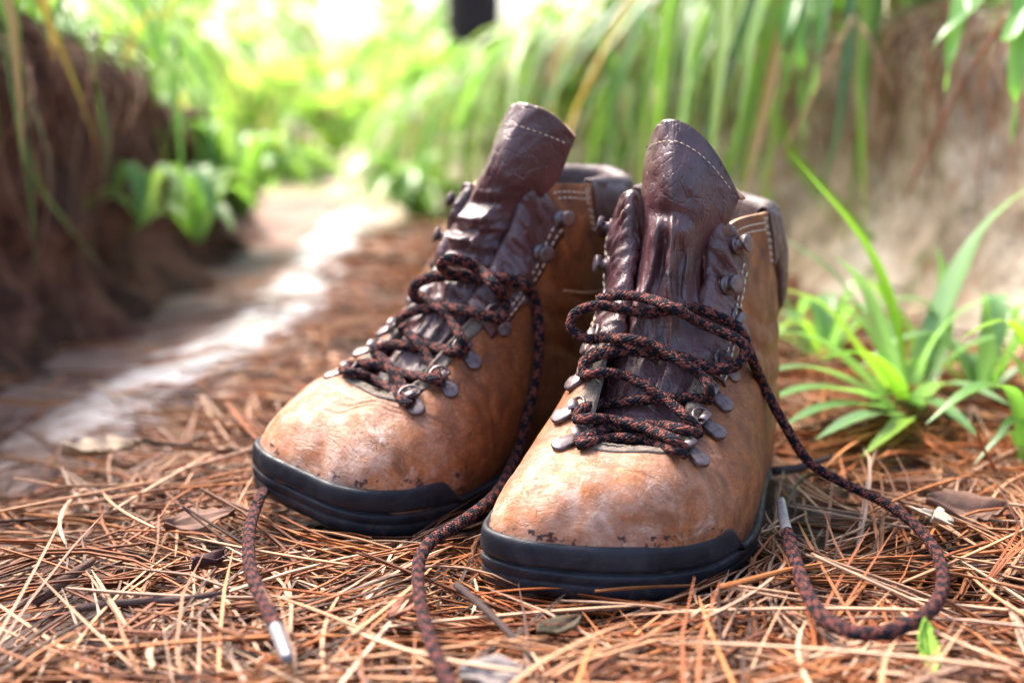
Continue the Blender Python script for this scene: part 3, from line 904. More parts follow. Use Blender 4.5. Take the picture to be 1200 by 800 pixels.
def build_boot(keys, mir, pose, seed, label, cutL, cutM, tongue):
    b = Boot(keys, mir, pose, seed)
    b.cutL, b.cutM = cutL, cutM
    root = bpy.data.objects.new('hiking_boot', None); COL.objects.link(root)
    root.matrix_world = b.mat
    root['label'] = label; root['category'] = 'boot'; root['group'] = 'pair of hiking boots'
    b.root = root
    build_sole(b, root)
    up = build_upper(b, root)
    # padded collar round the back
    rf = lambda f: .79 - .20 * np.clip((np.minimum(f, 1 - f) - .05) / .025, 0, 1)
    link('collar', edge_roll(b, 8.02, 11.98, .8, .0010, .0054, .030, 'collar', [M['dark2']], puff=.0044, ns=120, r0fun=rf, inward=.002), root)
    # facings along the lacing opening
    for s0, s1, nm in ((7.02, 4.4, 'L'), (13.0 + .0, 15.5, 'M')):
        a, c = (s1, s0) if nm == 'L' else (s0, s1)
        fg = link('facing', edge_roll(b, a, c, .80, .0022, .0046, .030, 'facing', [M['dark']], wave=.0027, ns=80, inward=.014, seed=seed, ext=.0055), root)
        mbs = MB()
        for rr in (.835, .868):
            st = np.linspace(a + .05, c - .1, 40)
            p, n, t = b.pn(st, np.full(40, rr)); p = p + n * (b.wrinkle(p) + .0026)[:, None]
            m2 = stitches(b, p, .0030, .0014, .00055)
            for V, F in ((np.concatenate(m2.v), m2.f),): mbs.add(V, F)
        link('facing_stitching', mbs.build('facing_stitching', [M['thread']]), fg, kind='stuff')
    # grey webbing edge round the lower throat
    wb = edge_roll(b, 15.4, 15.4 + 2.2, .90, .0012, .0020, .012, 'throat_edging', [M['web']], wave=.0006, ns=60, inward=.003, seed=seed + 2)
    link('throat_edging', wb, root)
    wb = edge_roll(b, 2.3, 4.5, .90, .0012, .0020, .012, 'throat_edging', [M['web']], wave=.0006, ns=60, inward=.003, seed=seed + 4)
    link('throat_edging', wb, root)
    wb = edge_roll(b, -3.5, 2.4, .93, .0010, .0018, .012, 'throat_edging', [M['web']], wave=.0004, ns=60, inward=.003, seed=seed + 5)
    link('throat_edging', wb, root)
    # stitching on the quarters, beside the collar and along the top
    mbs = MB()
    for sd in (1, -1):
        for off in (0, .07):
            st0 = 7.93 - off if sd > 0 else NK - 8.93 + off
            st = np.full(30, st0); r = np.linspace(.985, .80, 30)
            p, n, t = b.pn(st, r); p = p + n * (b.wrinkle(p) + .0005)[:, None]
            m2 = stitches(b, p, .0026, .0014, .00050); mbs.add(np.concatenate(m2.v), m2.f)
            q0, q1 = (7.12, 7.9) if sd > 0 else (NK - 8.9, NK - 8.12)
            st = np.linspace(q0, q1, 30); r = np.full(30, .965 - off * .35)
            p, n, t = b.pn(st, r); p = p + n * (b.wrinkle(p) + .0005)[:, None]
            m2 = stitches(b, p, .0026, .0014, .00050); mbs.add(np.concatenate(m2.v), m2.f)
    link('quarter_stitching', mbs.build('quarter_stitching', [M['thread']]), up, kind='stuff')
    # pale seam that crosses the quarter below the hooks
    for sd in (-1,):
        mb = MB()
        st = np.linspace(6.5, 8.7, 40) if sd > 0 else np.linspace(NK - 1 - 6.5, NK - 1 - 8.7, 40)
        rr = np.linspace(.3, .98, 140); zz = b.surf(st[:, None], rr[None, :])[..., 2]
        tz = .112 - .005 * np.sin(np.linspace(0, 3.1, 40)); r = np.array([np.interp(tz[i], zz[i], rr) for i in range(40)])
        p, n, t = b.pn(st, r); p = p + n * (b.wrinkle(p) + .0003)[:, None]
        mb.tube(b.xyz(p), .0006, 6, .002)
        link('seam_piping', mb.build('seam_piping', [M['edge']]), up)
    tg, TP = build_tongue(b, root, *tongue)
    b.tongue = tg; b.upper = up
    for side in 'LM':
        for tgt in RINGS[side]:
            p, n, e, s0, r0 = frame_at(b, tgt)
            o = link('ring_clip', CLIP, root); place(b, o, p + n * .0008, n, e)
            link('wire_ring', WIRE, o)
        for tgt in HOOKS[side]:
            p, n, e, s0, r0 = frame_at(b, tgt)
            o = link('lace_hook', HOOK, root); place(b, o, p + n * .0018, n, e)
            link('hook_cap', CAP, o)
    return b


POSE_R = (.03013, .51907, -.00041, math.radians(-17.983), math.radians(.8115), math.radians(2.398))
POSE_L = (-.11925, .62595, .00605, math.radians(-36.0), math.radians(1.748), math.radians(7.895))
TONGUE_R = (
    [(.070, .000, .060), (.090, .000, .069), (.108, .000, .084), (.125, .001, .105), (.136, .001, .131), (.140, .001, .158), (.145, .000, .184), (.152, -.003, .213)],
    [(.020, .020), (.023, .023), (.025, .025), (.026, .026), (.020, .015), (.0175, .0155), (.0205, .026), (.017, .031)],
    [.003, .005, .008, .011, .014, .016, .020, .018],
    [(-.40, .60, .15, .13, .15, .0062), (.12, .61, .14, .14, -.25, .0080), (.56, .60, .15, .14, .3, .0050), (-.62, .58, .12, .13, 0, .0030), (-.1, .765, .6, .022, 0, -.0034), (.35, .735, .25, .035, .8, .0050),
     (-.15, .66, .10, .06, 1.2, -.003), (.25, .52, .12, .10, -.4, .0035), (-.45, .45, .14, .1, .3, .003), (-.2, .30, .35, .05, 0, .003), (.4, .33, .2, .06, 0, .003), (.15, .40, .1, .12, .2, -.003), (-.1, .87, .5, .10, 0, .0055), (.45, .82, .2, .08, -.8, .003), (-.55, .70, .2, .03, .5, .003)],
    31, (0, .026), ((95, 22, 1), .0028, .50, .24))
TONGUE_L = (
    [(.070, .000, .060), (.090, .000, .069), (.108, -.001, .086), (.125, -.003, .108), (.137, -.004, .134), (.143, -.008, .158), (.148, -.016, .184), (.153, -.023, .217)],
    [(.020, .020), (.023, .023), (.025, .025), (.026, .026), (.0165, .024), (.0165, .024), (.024, .026), (.026, .024)],
    [.003, .005, .008, .012, .014, .016, .018, .015],
    [(.15, .665, .8, .024, 0, .0070), (.3, .590, .7, .024, 0, .0085), (.1, .515, .7, .022, 0, .0075), (-.3, .45, .5, .03, 0, .004), (.4, .62, .3, .012, 0, -.004), (.1, .72, .5, .02, 0, -.0035),
     (-.35, .55, .10, .10, .6, .004), (-.1, .30, .12, .10, .4, .003), (.3, .30, .12, .1, -.4, .003), (-.45, .28, .1, .1, .0, .003), (.1, .85, .55, .11, 0, .0075), (-.5, .80, .3, .05, .3, .003)],
    57, (.004, .002), ((40, 110, 1), .0036, .52, .20))
boot_r = build_boot(KEYS_R, False, POSE_R, 11, 'brown leather hiking boot nearest the camera, its loose lace looping out to the right', .080, .070, TONGUE_R)
boot_l = build_boot(KEYS_L, True, POSE_L, 23, 'brown leather hiking boot set further back, toe turned left, tongue top rising highest', .078, .066, TONGUE_L)
# lacing: centre lines in each boot's own frame
LACES = {
    'R': [
        [(-0.0222, 0.0606, 0.0662), (-0.0171, 0.0627, 0.0679), (-0.0114, 0.0767, 0.0661), (-0.0006, 0.0799, 0.0670), (0.0102, 0.0792, 0.0664), (0.0229, 0.0633, 0.0688), (0.0278, 0.0650, 0.0669)],
        [(-0.0224, 0.0614, 0.0664), (-0.0182, 0.0666, 0.0696), (-0.0137, 0.0851, 0.0691), (-0.0026, 0.0857, 0.0707), (0.0101, 0.0900, 0.0720), (0.0238, 0.0772, 0.0749), (0.0293, 0.0888, 0.0708)],
        [(-0.0268, 0.0764, 0.0739), (-0.0199, 0.0720, 0.0763), (-0.0142, 0.0865, 0.0728), (-0.0019, 0.0818, 0.0735), (0.0104, 0.0764, 0.0727), (0.0224, 0.0644, 0.0733), (0.0277, 0.0675, 0.0678)],
        [(-0.0268, 0.0764, 0.0739), (-0.0253, 0.0792, 0.0785), (-0.0209, 0.1005, 0.0763), (-0.0056, 0.0967, 0.0803), (0.0067, 0.0995, 0.0823), (0.0180, 0.1055, 0.0826), (0.0305, 0.1080, 0.0826)],
        [(-0.0294, 0.0974, 0.0898), (-0.0233, 0.0932, 0.0932), (-0.0125, 0.1035, 0.0912), (0.0014, 0.0989, 0.0878), (0.0138, 0.0953, 0.0820), (0.0241, 0.0880, 0.0775), (0.0290, 0.0903, 0.0717)],
        [(-0.0294, 0.0974, 0.0898), (-0.0302, 0.1009, 0.0963), (-0.0233, 0.1050, 0.1005), (-0.0122, 0.1125, 0.1018), (0.0011, 0.1169, 0.1006), (0.0156, 0.1175, 0.0994), (0.0274, 0.1183, 0.0961), (0.0351, 0.1204, 0.0961), (0.0351, 0.1306, 0.0974)],
        [(-0.0297, 0.1123, 0.1057), (-0.0258, 0.1139, 0.1062), (-0.0112, 0.1064, 0.1087), (0.0019, 0.1116, 0.1052), (0.0165, 0.1081, 0.0993), (0.0255, 0.1115, 0.0932), (0.0313, 0.1002, 0.0900), (0.0305, 0.1080, 0.0826)],
        [(-0.0297, 0.1123, 0.1057), (-0.0343, 0.1115, 0.1058), (-0.0396, 0.1111, 0.1089), (-0.0414, 0.1118, 0.1129), (-0.0391, 0.1137, 0.1180), (-0.0296, 0.1172, 0.1217), (-0.0172, 0.1202, 0.1206), (-0.0046, 0.1222, 0.1193), (0.0085, 0.1197, 0.1231), (0.0165, 0.1347, 0.1217), (0.0274, 0.1348, 0.1188), (0.0349, 0.1442, 0.1134)],
        [(-0.0309, 0.1203, 0.1237), (-0.0257, 0.1220, 0.1256), (-0.0161, 0.1234, 0.1271), (-0.0046, 0.1203, 0.1269), (0.0106, 0.1081, 0.1257), (0.0207, 0.1253, 0.1164), (0.0323, 0.1281, 0.1119), (0.0409, 0.1289, 0.1083), (0.0434, 0.1285, 0.1030), (0.0403, 0.1270, 0.0965), (0.0348, 0.1260, 0.0940)],
        [(0.0349, 0.1442, 0.1134), (0.0398, 0.1500, 0.1058), (0.0447, 0.1476, 0.0961), (0.0486, 0.1668, 0.0801), (0.0547, 0.1675, 0.0691), (0.0626, 0.1679, 0.0570), (0.0756, 0.1670, 0.0403), (0.0935, 0.1738, 0.0289), (0.1143, 0.1632, 0.0249), (0.1291, 0.1383, 0.0249), (0.1397, 0.1032, 0.0258), (0.1442, 0.0696, 0.0255), (0.1414, 0.0340, 0.0259), (0.1317, 0.0096, 0.0258), (0.1192, -0.0050, 0.0255), (0.1072, -0.0046, 0.0250), (0.0961, 0.0098, 0.0243), (0.0879, 0.0339, 0.0246), (0.0796, 0.0689, 0.0248), (0.0734, 0.0970, 0.0251)],
        [(0.0734, 0.0970, 0.0251), (0.0696, 0.1166, 0.0257), (0.0659, 0.1378, 0.0262)],
    ],
    'L': [
        [(-0.0259, 0.0707, 0.0688), (-0.0153, 0.0658, 0.0712), (-0.0115, 0.0778, 0.0662), (0.0050, 0.0746, 0.0652), (0.0234, 0.0642, 0.0665), (0.0290, 0.0632, 0.0655)],
        [(-0.0277, 0.0725, 0.0684), (-0.0278, 0.0795, 0.0694), (-0.0160, 0.0821, 0.0725), (-0.0056, 0.0860, 0.0710), (0.0075, 0.0864, 0.0716), (0.0292, 0.0790, 0.0771), (0.0333, 0.0820, 0.0753)],
        [(-0.0184, 0.0880, 0.0761), (-0.0112, 0.0863, 0.0754), (0.0009, 0.0812, 0.0723), (0.0114, 0.0773, 0.0678), (0.0276, 0.0647, 0.0672)],
        [(-0.0184, 0.0880, 0.0761), (-0.0190, 0.0891, 0.0782), (-0.0157, 0.0966, 0.0801), (-0.0011, 0.0987, 0.0834), (0.0104, 0.1024, 0.0842), (0.0281, 0.0962, 0.0881), (0.0319, 0.1012, 0.0866)],
        [(-0.0127, 0.1012, 0.0919), (-0.0098, 0.1025, 0.0889), (0.0040, 0.0967, 0.0866), (0.0156, 0.0937, 0.0800), (0.0308, 0.0827, 0.0777), (0.0333, 0.0820, 0.0753)],
        [(-0.0176, 0.1097, 0.0866), (-0.0190, 0.1073, 0.0897), (-0.0176, 0.1081, 0.0949), (-0.0091, 0.1145, 0.0998), (0.0088, 0.1128, 0.1054), (0.0242, 0.1135, 0.1065), (0.0342, 0.1174, 0.1059), (0.0379, 0.1211, 0.1047)],
        [(-0.0158, 0.1196, 0.1053), (-0.0125, 0.1217, 0.1038), (0.0045, 0.1101, 0.1048), (0.0152, 0.1094, 0.0997), (0.0307, 0.1002, 0.0952), (0.0318, 0.1026, 0.0878)],
        [(-0.0159, 0.1224, 0.1019), (-0.0166, 0.1169, 0.1036), (-0.0162, 0.1137, 0.1092), (-0.0109, 0.1148, 0.1161), (0.0012, 0.1204, 0.1205), (0.0166, 0.1258, 0.1217), (0.0306, 0.1327, 0.1238), (0.0348, 0.1408, 0.1216), (0.0392, 0.1422, 0.1204), (0.0390, 0.1510, 0.1136), (0.0414, 0.1532, 0.1054), (0.0473, 0.1501, 0.0889), (0.0491, 0.1480, 0.0717), (0.0505, 0.1429, 0.0555), (0.0524, 0.1367, 0.0422), (0.0557, 0.1268, 0.0305), (0.0758, 0.0829, 0.0271), (0.0864, 0.0419, 0.0278), (0.0889, 0.0139, 0.0270), (0.0986, -0.0073, 0.0290), (0.1119, -0.0251, 0.0314), (0.1336, -0.0496, 0.0352), (0.1580, -0.0739, 0.0393), (0.1845, -0.0968, 0.0437), (0.2086, -0.1169, 0.0476)],
        [(0.0192, 0.1299, 0.1236), (0.0117, 0.1234, 0.1238), (0.0080, 0.1135, 0.1254), (0.0076, 0.1069, 0.1291), (0.0128, 0.1050, 0.1343), (0.0172, 0.1128, 0.1337), (0.0218, 0.1220, 0.1282), (0.0371, 0.1162, 0.1239), (0.0353, 0.1298, 0.1123), (0.0379, 0.1263, 0.1057), (0.0382, 0.1209, 0.1033)],
        [(-0.1056, 0.2163, 0.0184), (-0.1288, 0.1842, -0.0054), (-0.1191, 0.1276, -0.0185), (-0.0882, 0.0817, -0.0188), (-0.0224, 0.0097, 0.0137), (-0.0089, -0.0076, 0.0141), (0.0127, -0.0314, 0.0178), (0.0466, -0.0626, 0.0235), (0.0746, -0.0825, 0.0280), (0.0951, -0.0970, 0.0323), (0.1053, -0.1041, 0.0339)],
        [(0.1053, -0.1041, 0.0339), (0.1174, -0.1123, 0.0348), (0.1262, -0.1183, 0.0352)],
    ],
}


def build_lace(b, segs):
    mb = MB()
    for sg in segs[:-1]:
        mb.tube(sg, .00315, 12, .0012, flat=.82)
    lc = link('lace', mb.build('lace', [M['lace']]), b.root)
    mb = MB()
    mb.tube(segs[-1], [.0030, .0027, .0026, .0024], 12, .001)
    link('aglet', mb.build('aglet', [M['aglet']]), lc)


build_lace(boot_r, LACES['R'])
build_lace(boot_l, LACES['L'])


# ------------------------------------------------------------------ pine needle litter
def pts_in_boot(x, y, grow=.004):
    hit = np.zeros(np.shape(x), bool)
    for b in (boot_r, boot_l):
        o = cr(b.out, np.linspace(0, NK, 120, endpoint=False), True)
        q = np.array([b.mat @ Vector(v) for v in b.xyz(np.c_[o, np.zeros(120)])])[:, :2]
        c = q.mean(0); q = c + (q - c) * (1 + grow / .08)
        x0, y0 = q[:, 0], q[:, 1]; x1, y1 = np.roll(x0, -1), np.roll(y0, -1)
        X = np.asarray(x)[..., None]; Y = np.asarray(y)[..., None]
        cr_ = ((y0 > Y) != (y1 > Y)) & (X < (x1 - x0) * (Y - y0) / (y1 - y0 + 1e-12) + x0)
        hit |= (cr_.sum(-1) % 2 == 1)
    return hit


PAL = np.array([.98, .92, 1.04]) * np.array([(.44, .24, .115), (.54, .35, .20), (.34, .125, .040), (.28, .085, .024), (.42, .165, .050), (.15, .048, .018), (.060, .024, .013), (.22, .078, .028), (.40, .26, .16)])
PW = np.array([.15, .10, .15, .15, .11, .12, .10, .09, .05])


def needle_arrays(cx, cy, z0, yaw, ln, wd, curve, tilt, arch, col, seg=5):
    """thin three-sided, slightly curved needles"""
    n = len(cx); t = np.linspace(-.5, .5, seg)[None, :]
    d = np.stack([np.cos(yaw), np.sin(yaw)], 1); s = np.stack([-d[:, 1], d[:, 0]], 1)
    a = ln[:, None] * t; b = curve[:, None] * ln[:, None] * (4 * t * t - 1)
    X = cx[:, None] + d[:, :1] * a + s[:, :1] * b; Y = cy[:, None] + d[:, 1:] * a + s[:, 1:] * b
    Z = z0[:, None] + tilt[:, None] * a + arch[:, None] * ln[:, None] * (1 - 4 * t * t)
    Z = np.maximum(Z, ground_z(X, Y) - .004)
    C = np.stack([X, Y, Z], -1)
    taper = np.interp(np.linspace(0, 1, seg), [0, .12, .8, 1], [.75, 1, .85, .15])[None, :]
    r = wd[:, None] * taper
    V = np.zeros((n, seg, 3, 3))
    for k, an in enumerate((.5, 2.6, 4.7)):
        V[:, :, k, :2] = C[..., :2] + s[:, None] * (r * math.cos(an))[..., None]
        V[:, :, k, 2] = C[..., 2] + r * math.sin(an)
    base = np.arange(n)[:, None, None] * seg * 3
    i = np.arange(seg - 1)[None, :, None] * 3; k = np.arange(3)[None, None, :]
    F = np.stack(np.broadcast_arrays(base + i + k, base + i + (k + 1) % 3, base + i + 3 + (k + 1) % 3, base + i + 3 + k), -1).reshape(-1, 4)
    cols = np.repeat(col, seg * 3, 0)
    return V.reshape(-1, 3), F, cols, C


def litter_mask(x, y):
    edge = -.215 + .03 * np.sin(y * 5 + 1) + .025 * nz(np.stack([np.asarray(x, float) * 1.0, np.asarray(y, float), np.asarray(x) * 0.0], -1), 9, 77) + .07 * np.clip((.70 - y) * 5, -.2, 1.0)
    return 1 / (1 + np.exp(-(x - edge) / .03))


def scatter(n, y0, y1, widen, lo, hi, zmax, wd, seed, dry=1.0):
    g = np.random.default_rng(seed)
    y = y0 + (y1 - y0) * g.random(n) ** 1.15; hw = y * .43 + widen
    x = (g.random(n) * 2 - 1) * hw
    keep = g.random(n) < np.clip(litter_mask(x, y) * 1.0 + .10 * (y < .9) + .08 * (y >= .9), 0, 1)
    x, y = x[keep], y[keep]; n = len(x)
    q = np.stack([x, y, x * 0], -1)
    yaw = 2.2 * nz(q, 7, seed) + g.normal(0, .9, n) + .1
    ln = lo + (hi - lo) * g.random(n) ** .8; lay = g.random(n)
    heap = .5 + .5 * nz(q, 13, seed + 2)
    z = ground_z(x, y) + .001 + zmax * lay * (.25 + .95 * heap)
    tilt = g.normal(0, .10, n) * (.4 + lay); arch = g.normal(.0, .03, n)
    curve = g.normal(0, .06, n)
    ci = g.choice(len(PAL), n, p=PW / PW.sum())
    # needles fall in bundles of two or three joined at the foot
    m2 = g.random(n) < .6; m3 = g.random(n) < .25
    def twin(mask, sg):
        da = sg * g.uniform(.03, .14, n); h = ln * .5
        return [v[mask] for v in (x - np.cos(yaw) * h + np.cos(yaw + da) * h, y - np.sin(yaw) * h + np.sin(yaw + da) * h, z + .0012, yaw + da, ln * g.uniform(.9, 1.02, n), lay, tilt, arch, curve + g.normal(0, .03, n), ci)]
    T2 = twin(m2, 1); T3 = twin(m3, -1)
    x, y, z, yaw, ln, lay, tilt, arch, curve, ci = (np.concatenate(v) for v in zip((x, y, z, yaw, ln, lay, tilt, arch, curve, ci), T2, T3))
    n = len(x)
    # random tone per needle; darkening also puts shade of the gaps into colour
    col = PAL[ci] * g.uniform(.40, .98, (n, 1)) * dry
    V, F, c, C = needle_arrays(x, y, z, yaw, ln, g.uniform(.75, 1.25, n) * wd, curve, tilt, arch, col)
    bad = pts_in_boot(C[..., 0], C[..., 1]).any(1) & (C[..., 2].max(1) > .0)
    ok = np.repeat(~bad, 15)
    remap = np.cumsum(ok) - 1
    F = F[ok[F[:, 0]]]
    return V[ok], remap[F], c[ok]


def join(parts):
    off = 0; V = []; F = []; C = []
    for v, f, c in parts:
        V.append(v); F.append(f + off); C.append(c); off += len(v)
    return np.concatenate(V), np.concatenate(F), np.concatenate(C)


def rim_needles(n, seed):
    """needles pushed up against the soles where the boots press into the litter"""
    g = np.random.default_rng(seed); out = []
    for b in (boot_r, boot_l):
        t = g.uniform(0, NK, n); o = cr(b.out, t, True); o2 = cr(b.out, t + .02, True); d = o2 - o; d /= np.linalg.norm(d, axis=1, keepdims=True)
        nn = np.stack([-d[:, 1], d[:, 0]], 1); nn *= np.sign(((o - b.out.mean(0)) * nn).sum(1))[:, None]
        p = o + nn * g.uniform(.004, .013, n)[:, None]
        w0 = np.array([b.mat @ Vector(v) for v in b.xyz(np.c_[p, np.zeros(n)])]); w1 = np.array([b.mat @ Vector(v) for v in b.xyz(np.c_[p + d * .01, np.zeros(n)])])
        yaw = np.arctan2(w1[:, 1] - w0[:, 1], w1[:, 0] - w0[:, 0]) + g.normal(0, .55, n)
        col = PAL[g.choice(len(PAL), n, p=PW / PW.sum())] * g.uniform(.42, .98, (n, 1))
        V, F, c, C = needle_arrays(w0[:, 0], w0[:, 1], g.uniform(.0, .011, n), yaw, g.uniform(.03, .08, n), g.uniform(.7, 1.1, n) * .00085, g.normal(0, .10, n), g.normal(0, .06, n), g.normal(0, .03, n), col)
        bad = pts_in_boot(C[..., 0], C[..., 1], .0).any(1)
        ok = np.repeat(~bad, 15); rm = np.cumsum(ok) - 1
        out.append((V[ok], rm[F[ok[F[:, 0]]]], c[ok]))
    return out


V, F, C = join(rim_needles(170, 111) + [scatter(4600, .34, 1.05, .06, .05, .17, .018, .00085, 101), scatter(3000, 1.0, 1.9, .05, .06, .15, .020, .0012, 102, np.array([1.25, 1.4, 1.5])), scatter(1900, 1.8, 3.3, 0, .07, .14, .018, .0018, 103, np.array([1.3, 1.5, 1.65]))])
link('pine_needle_litter', mesh('pine_needle_litter', V, F, [M['needle']], False, None, C), label='matted brown and straw pine needles covering the ground under the boots', cat='litter', kind='stuff')


# loose needles on top, big enough in the picture to follow one by one
g = np.random.default_rng(5)
NL = []
for k in range(6):
    col = PAL[[0, 1, 4, 0, 8, 1][k]][None] * np.array([[.85]])
    v, f, c, _ = needle_arrays(np.zeros(1), np.zeros(1), np.array([.05]), np.zeros(1), np.array([.085 + .009 * k]), np.array([.00100]), np.array([g.normal(0, .07)]), np.zeros(1), np.array([.012]), col, 9)
    v = v - np.array([0, 0, .05])
    NL.append(mesh('loose_needle', v, f, [M['needle']], False, None, c))
cnt = 0
while cnt < 44:
    y = g.uniform(.40, .80); x = g.uniform(-.40, .44) * y
    yaw = g.uniform(0, math.pi); e = np.array([math.cos(yaw), math.sin(yaw)]) * .06
    tt = np.linspace(-1, 1, 7)
    if pts_in_boot(x + e[0] * tt, y + e[1] * tt, .010).any() or litter_mask(x, y) < .6: continue
    o = link('pine_needle', NL[cnt % 6], None, 'long straw-coloured pine needle lying loose on top of the matted litter', 'pine needle', 'loose needles on top of the litter')
    o.location = (x, y, float(ground_z(x, y)) + g.uniform(.020, .025)); o.rotation_euler = (g.normal(0, .05), g.normal(0, .05), yaw)
    cnt += 1


# ------------------------------------------------------------------ leaves, blades
def blade_mesh(name, pts, wid, col, fold=.25, segs=14, up=(0, 0, 1), shape=None, mat='leaf', curl=0):
    """a strap leaf with a keel along a centre line; width tapers to a point"""
    P = cr(np.array(pts, float), np.linspace(0, len(pts) - 1, segs))
    T = np.gradient(P, axis=0); T /= np.linalg.norm(T, axis=1, keepdims=True)
    upv = np.array(up, float)
    S = np.cross(T, upv); S /= np.linalg.norm(S, axis=1, keepdims=True) + 1e-9
    N = np.cross(S, T)
    x = np.linspace(0, 1, segs)
    w = wid * (np.interp(x, [0, .12, .45, .8, 1], [.45, .75, 1, .6, .03]) if shape is None else np.interp(x, np.linspace(0, 1, len(shape)), shape))
    V = []
    for s_, h in ((-1, fold), (-.5, fold * .35), (0, 0), (.5, fold * .35), (1, fold)):
        V.append(P + S * (w * s_ * .5)[:, None] + N * (w * h * .5 + curl * w * s_ * s_)[:, None])
    V = np.stack(V, 1)
    F = grid_faces(segs, 5)
    c = np.asarray(col)[None, None] * (1 + .0 * V[..., :1])
    c = c * np.interp(x, [0, .15, 1], [1.15, 1.0, .95])[:, None, None]
    return mesh(name, V.reshape(-1, 3), F, [M[mat]], True, None, c.reshape(-1, 3))


GREENS = [(.10, .20, .035), (.13, .26, .04), (.075, .17, .05), (.17, .29, .05), (.06, .14, .045), (.20, .30, .07)]


def plant(name, label, cat, base, blades, group=None, part='blade'):
    o = bpy.data.objects.new(name, None); COL.objects.link(o); o.location = base
    o['label'] = label; o['category'] = cat
    if group: o['group'] = group
    B = Vector(base)
    for pts, wid, col in blades:
        me = blade_mesh(part, [tuple(Vector(p) - B) for p in pts], wid, col)
        link(part, me, o)
    return o


# strap-leaved clump behind the right-hand boot
G_ = GREENS
cb = at(1066, 476, .95)
cb.z = float(ground_z(cb.x, cb.y)) - .005
def arc(*pp): return [cb] + [at(*p) for p in pp]
LGR = [(.16, .34, .03), (.15, .27, .11), (.14, .28, .09), (.20, .34, .05), (.12, .24, .08), (.17, .30, .13)]
plant('grass_clump', 'bright green strap-leaved clump arching up beside the right-hand boot', 'grass', cb, [
    (arc((1050, 390, .95), (1015, 290, .94), (925, 178, .92)), .0155, LGR[0]),
    (arc((1090, 400, .97), (1130, 310, .98), (1165, 255, .98), (1225, 205, .97)), .026, LGR[1]),
    (arc((1098, 420, .98), (1107, 340, 1.0), (1098, 288, 1.01)), .017, LGR[2]),
    (arc((1020, 390, .97), (975, 320, .98), (900, 268, 1.0)), .015, LGR[1]),
    (arc((1035, 400, .93), (1010, 335, .92), (978, 300, .91)), .018, LGR[5]),
    (arc((1010, 415, .92), (960, 355, .91), (900, 335, .90)), .013, LGR[3]),
    (arc((1000, 430, .90), (950, 395, .88), (890, 390, .86)), .016, LGR[4]),
    (arc((1000, 450, .88), (945, 430, .85), (885, 440, .82)), .016, LGR[1]),
    (arc((1010, 462, .86), (950, 455, .82), (895, 470, .80)), .018, LGR[2]),
    (arc((1020, 475, .84), (965, 478, .80), (915, 500, .78)), .016, LGR[4]),
    (arc((1035, 485, .82), (1000, 492, .79), (955, 515, .77)), .017, LGR[1]),
    (arc((1075, 430, 1.0), (1062, 380, 1.03), (1000, 300, 1.06)), .013, LGR[3]),
    (arc((1105, 430, .94), (1150, 400, .93), (1215, 390, .92)), .017, LGR[2]),
    (arc((1090, 455, .90), (1130, 452, .86), (1185, 475, .82)), .018, LGR[1]),
    (arc((1080, 470, .86), (1110, 480, .82), (1150, 515, .79)), .015, LGR[4]),
    (arc((1055, 440, .98), (1030, 370, 1.02), (985, 350, 1.05)), .012, LGR[5]),
    (arc((1050, 450, .88), (1015, 415, .85), (960, 420, .82)), .014, LGR[0]),
    (arc((1040, 430, .91), (1000, 370, .90), (940, 350, .88)), .012, LGR[4]),
    (arc((1085, 420, .94), (1120, 370, .93), (1180, 340, .92)), .014, LGR[5]),
    (arc((1062, 490, .83), (1045, 505, .79), (1010, 535, .76)), .014, LGR[3]),
], part='blade')
cb = at(1205, 545, .80); cb.z = float(ground_z(cb.x, cb.y)) - .004
plant('grass_clump', 'broad-leaved green seedling at the right edge among the needles', 'grass', cb, [
    (arc((1190, 470, .79), (1165, 452, .78), (1130, 462, .77), (1085, 497, .76)), .016, (.11, .25, .05)),
    (arc((1215, 450, .80), (1190, 385, .79), (1165, 378, .78), (1125, 397, .77)), .010, (.20, .36, .03)),
    (arc((1200, 510, .78), (1190, 490, .77), (1160, 520, .76)), .011, (.10, .22, .05)),
    (arc((1215, 500, .80), (1195, 430, .81), (1168, 405, .82)), .012, (.18, .34, .04)),
    (arc((1195, 520, .78), (1180, 505, .77), (1140, 545, .76)), .010, (.08, .18, .04)),
], part='blade')

for (px, py, D), lb, dirs in (((965, 440, 1.10), 'low pale green grass patch just behind the right-hand boot heel', 12), ((1150, 470, .97), 'low green grass patch between the tall clump and the right edge', 12)):
    cb = at(px, py, D); cb.z = float(ground_z(cb.x, cb.y)) - .004
    bl = []
    for i in range(dirs):
        a = random.uniform(0, 6.283); r = random.uniform(.06, .14); h = random.uniform(.03, .085); e = Vector((math.cos(a), math.sin(a) * .7, 0))
        bl.append(([cb, cb + e * r * .4 + Vector((0, 0, h)), cb + e * r * .8 + Vector((0, 0, h * 1.05)), cb + e * r * 1.25 + Vector((0, 0, h * .6))], random.uniform(.010, .017), random.choice(LGR)))
    plant('grass_clump', lb, 'grass', cb, bl)

# drooping tufts on the lips of the banks
VAR = []
for k in range(10):
    L_ = random.uniform(.9, 1.15); dr = random.uniform(.35, .85)
    pts = [(0, 0, 0), (.10 * L_, random.uniform(-.02, .02), .20), (.28 * L_, random.uniform(-.04, .04), .30), (.48 * L_, random.uniform(-.06, .06), .26 - .1 * dr), (.64 * L_, random.uniform(-.08, .08), .05 - .35 * dr), (.72 * L_, random.uniform(-.08, .08), -.22 - .5 * dr)]
    col = (GREENS + [(.30, .19, .08), (.16, .28, .05), (.12, .24, .05), (.19, .30, .06)])[k]
    VAR.append(blade_mesh('blade', pts, random.uniform(.028, .056), col, .3, 13))


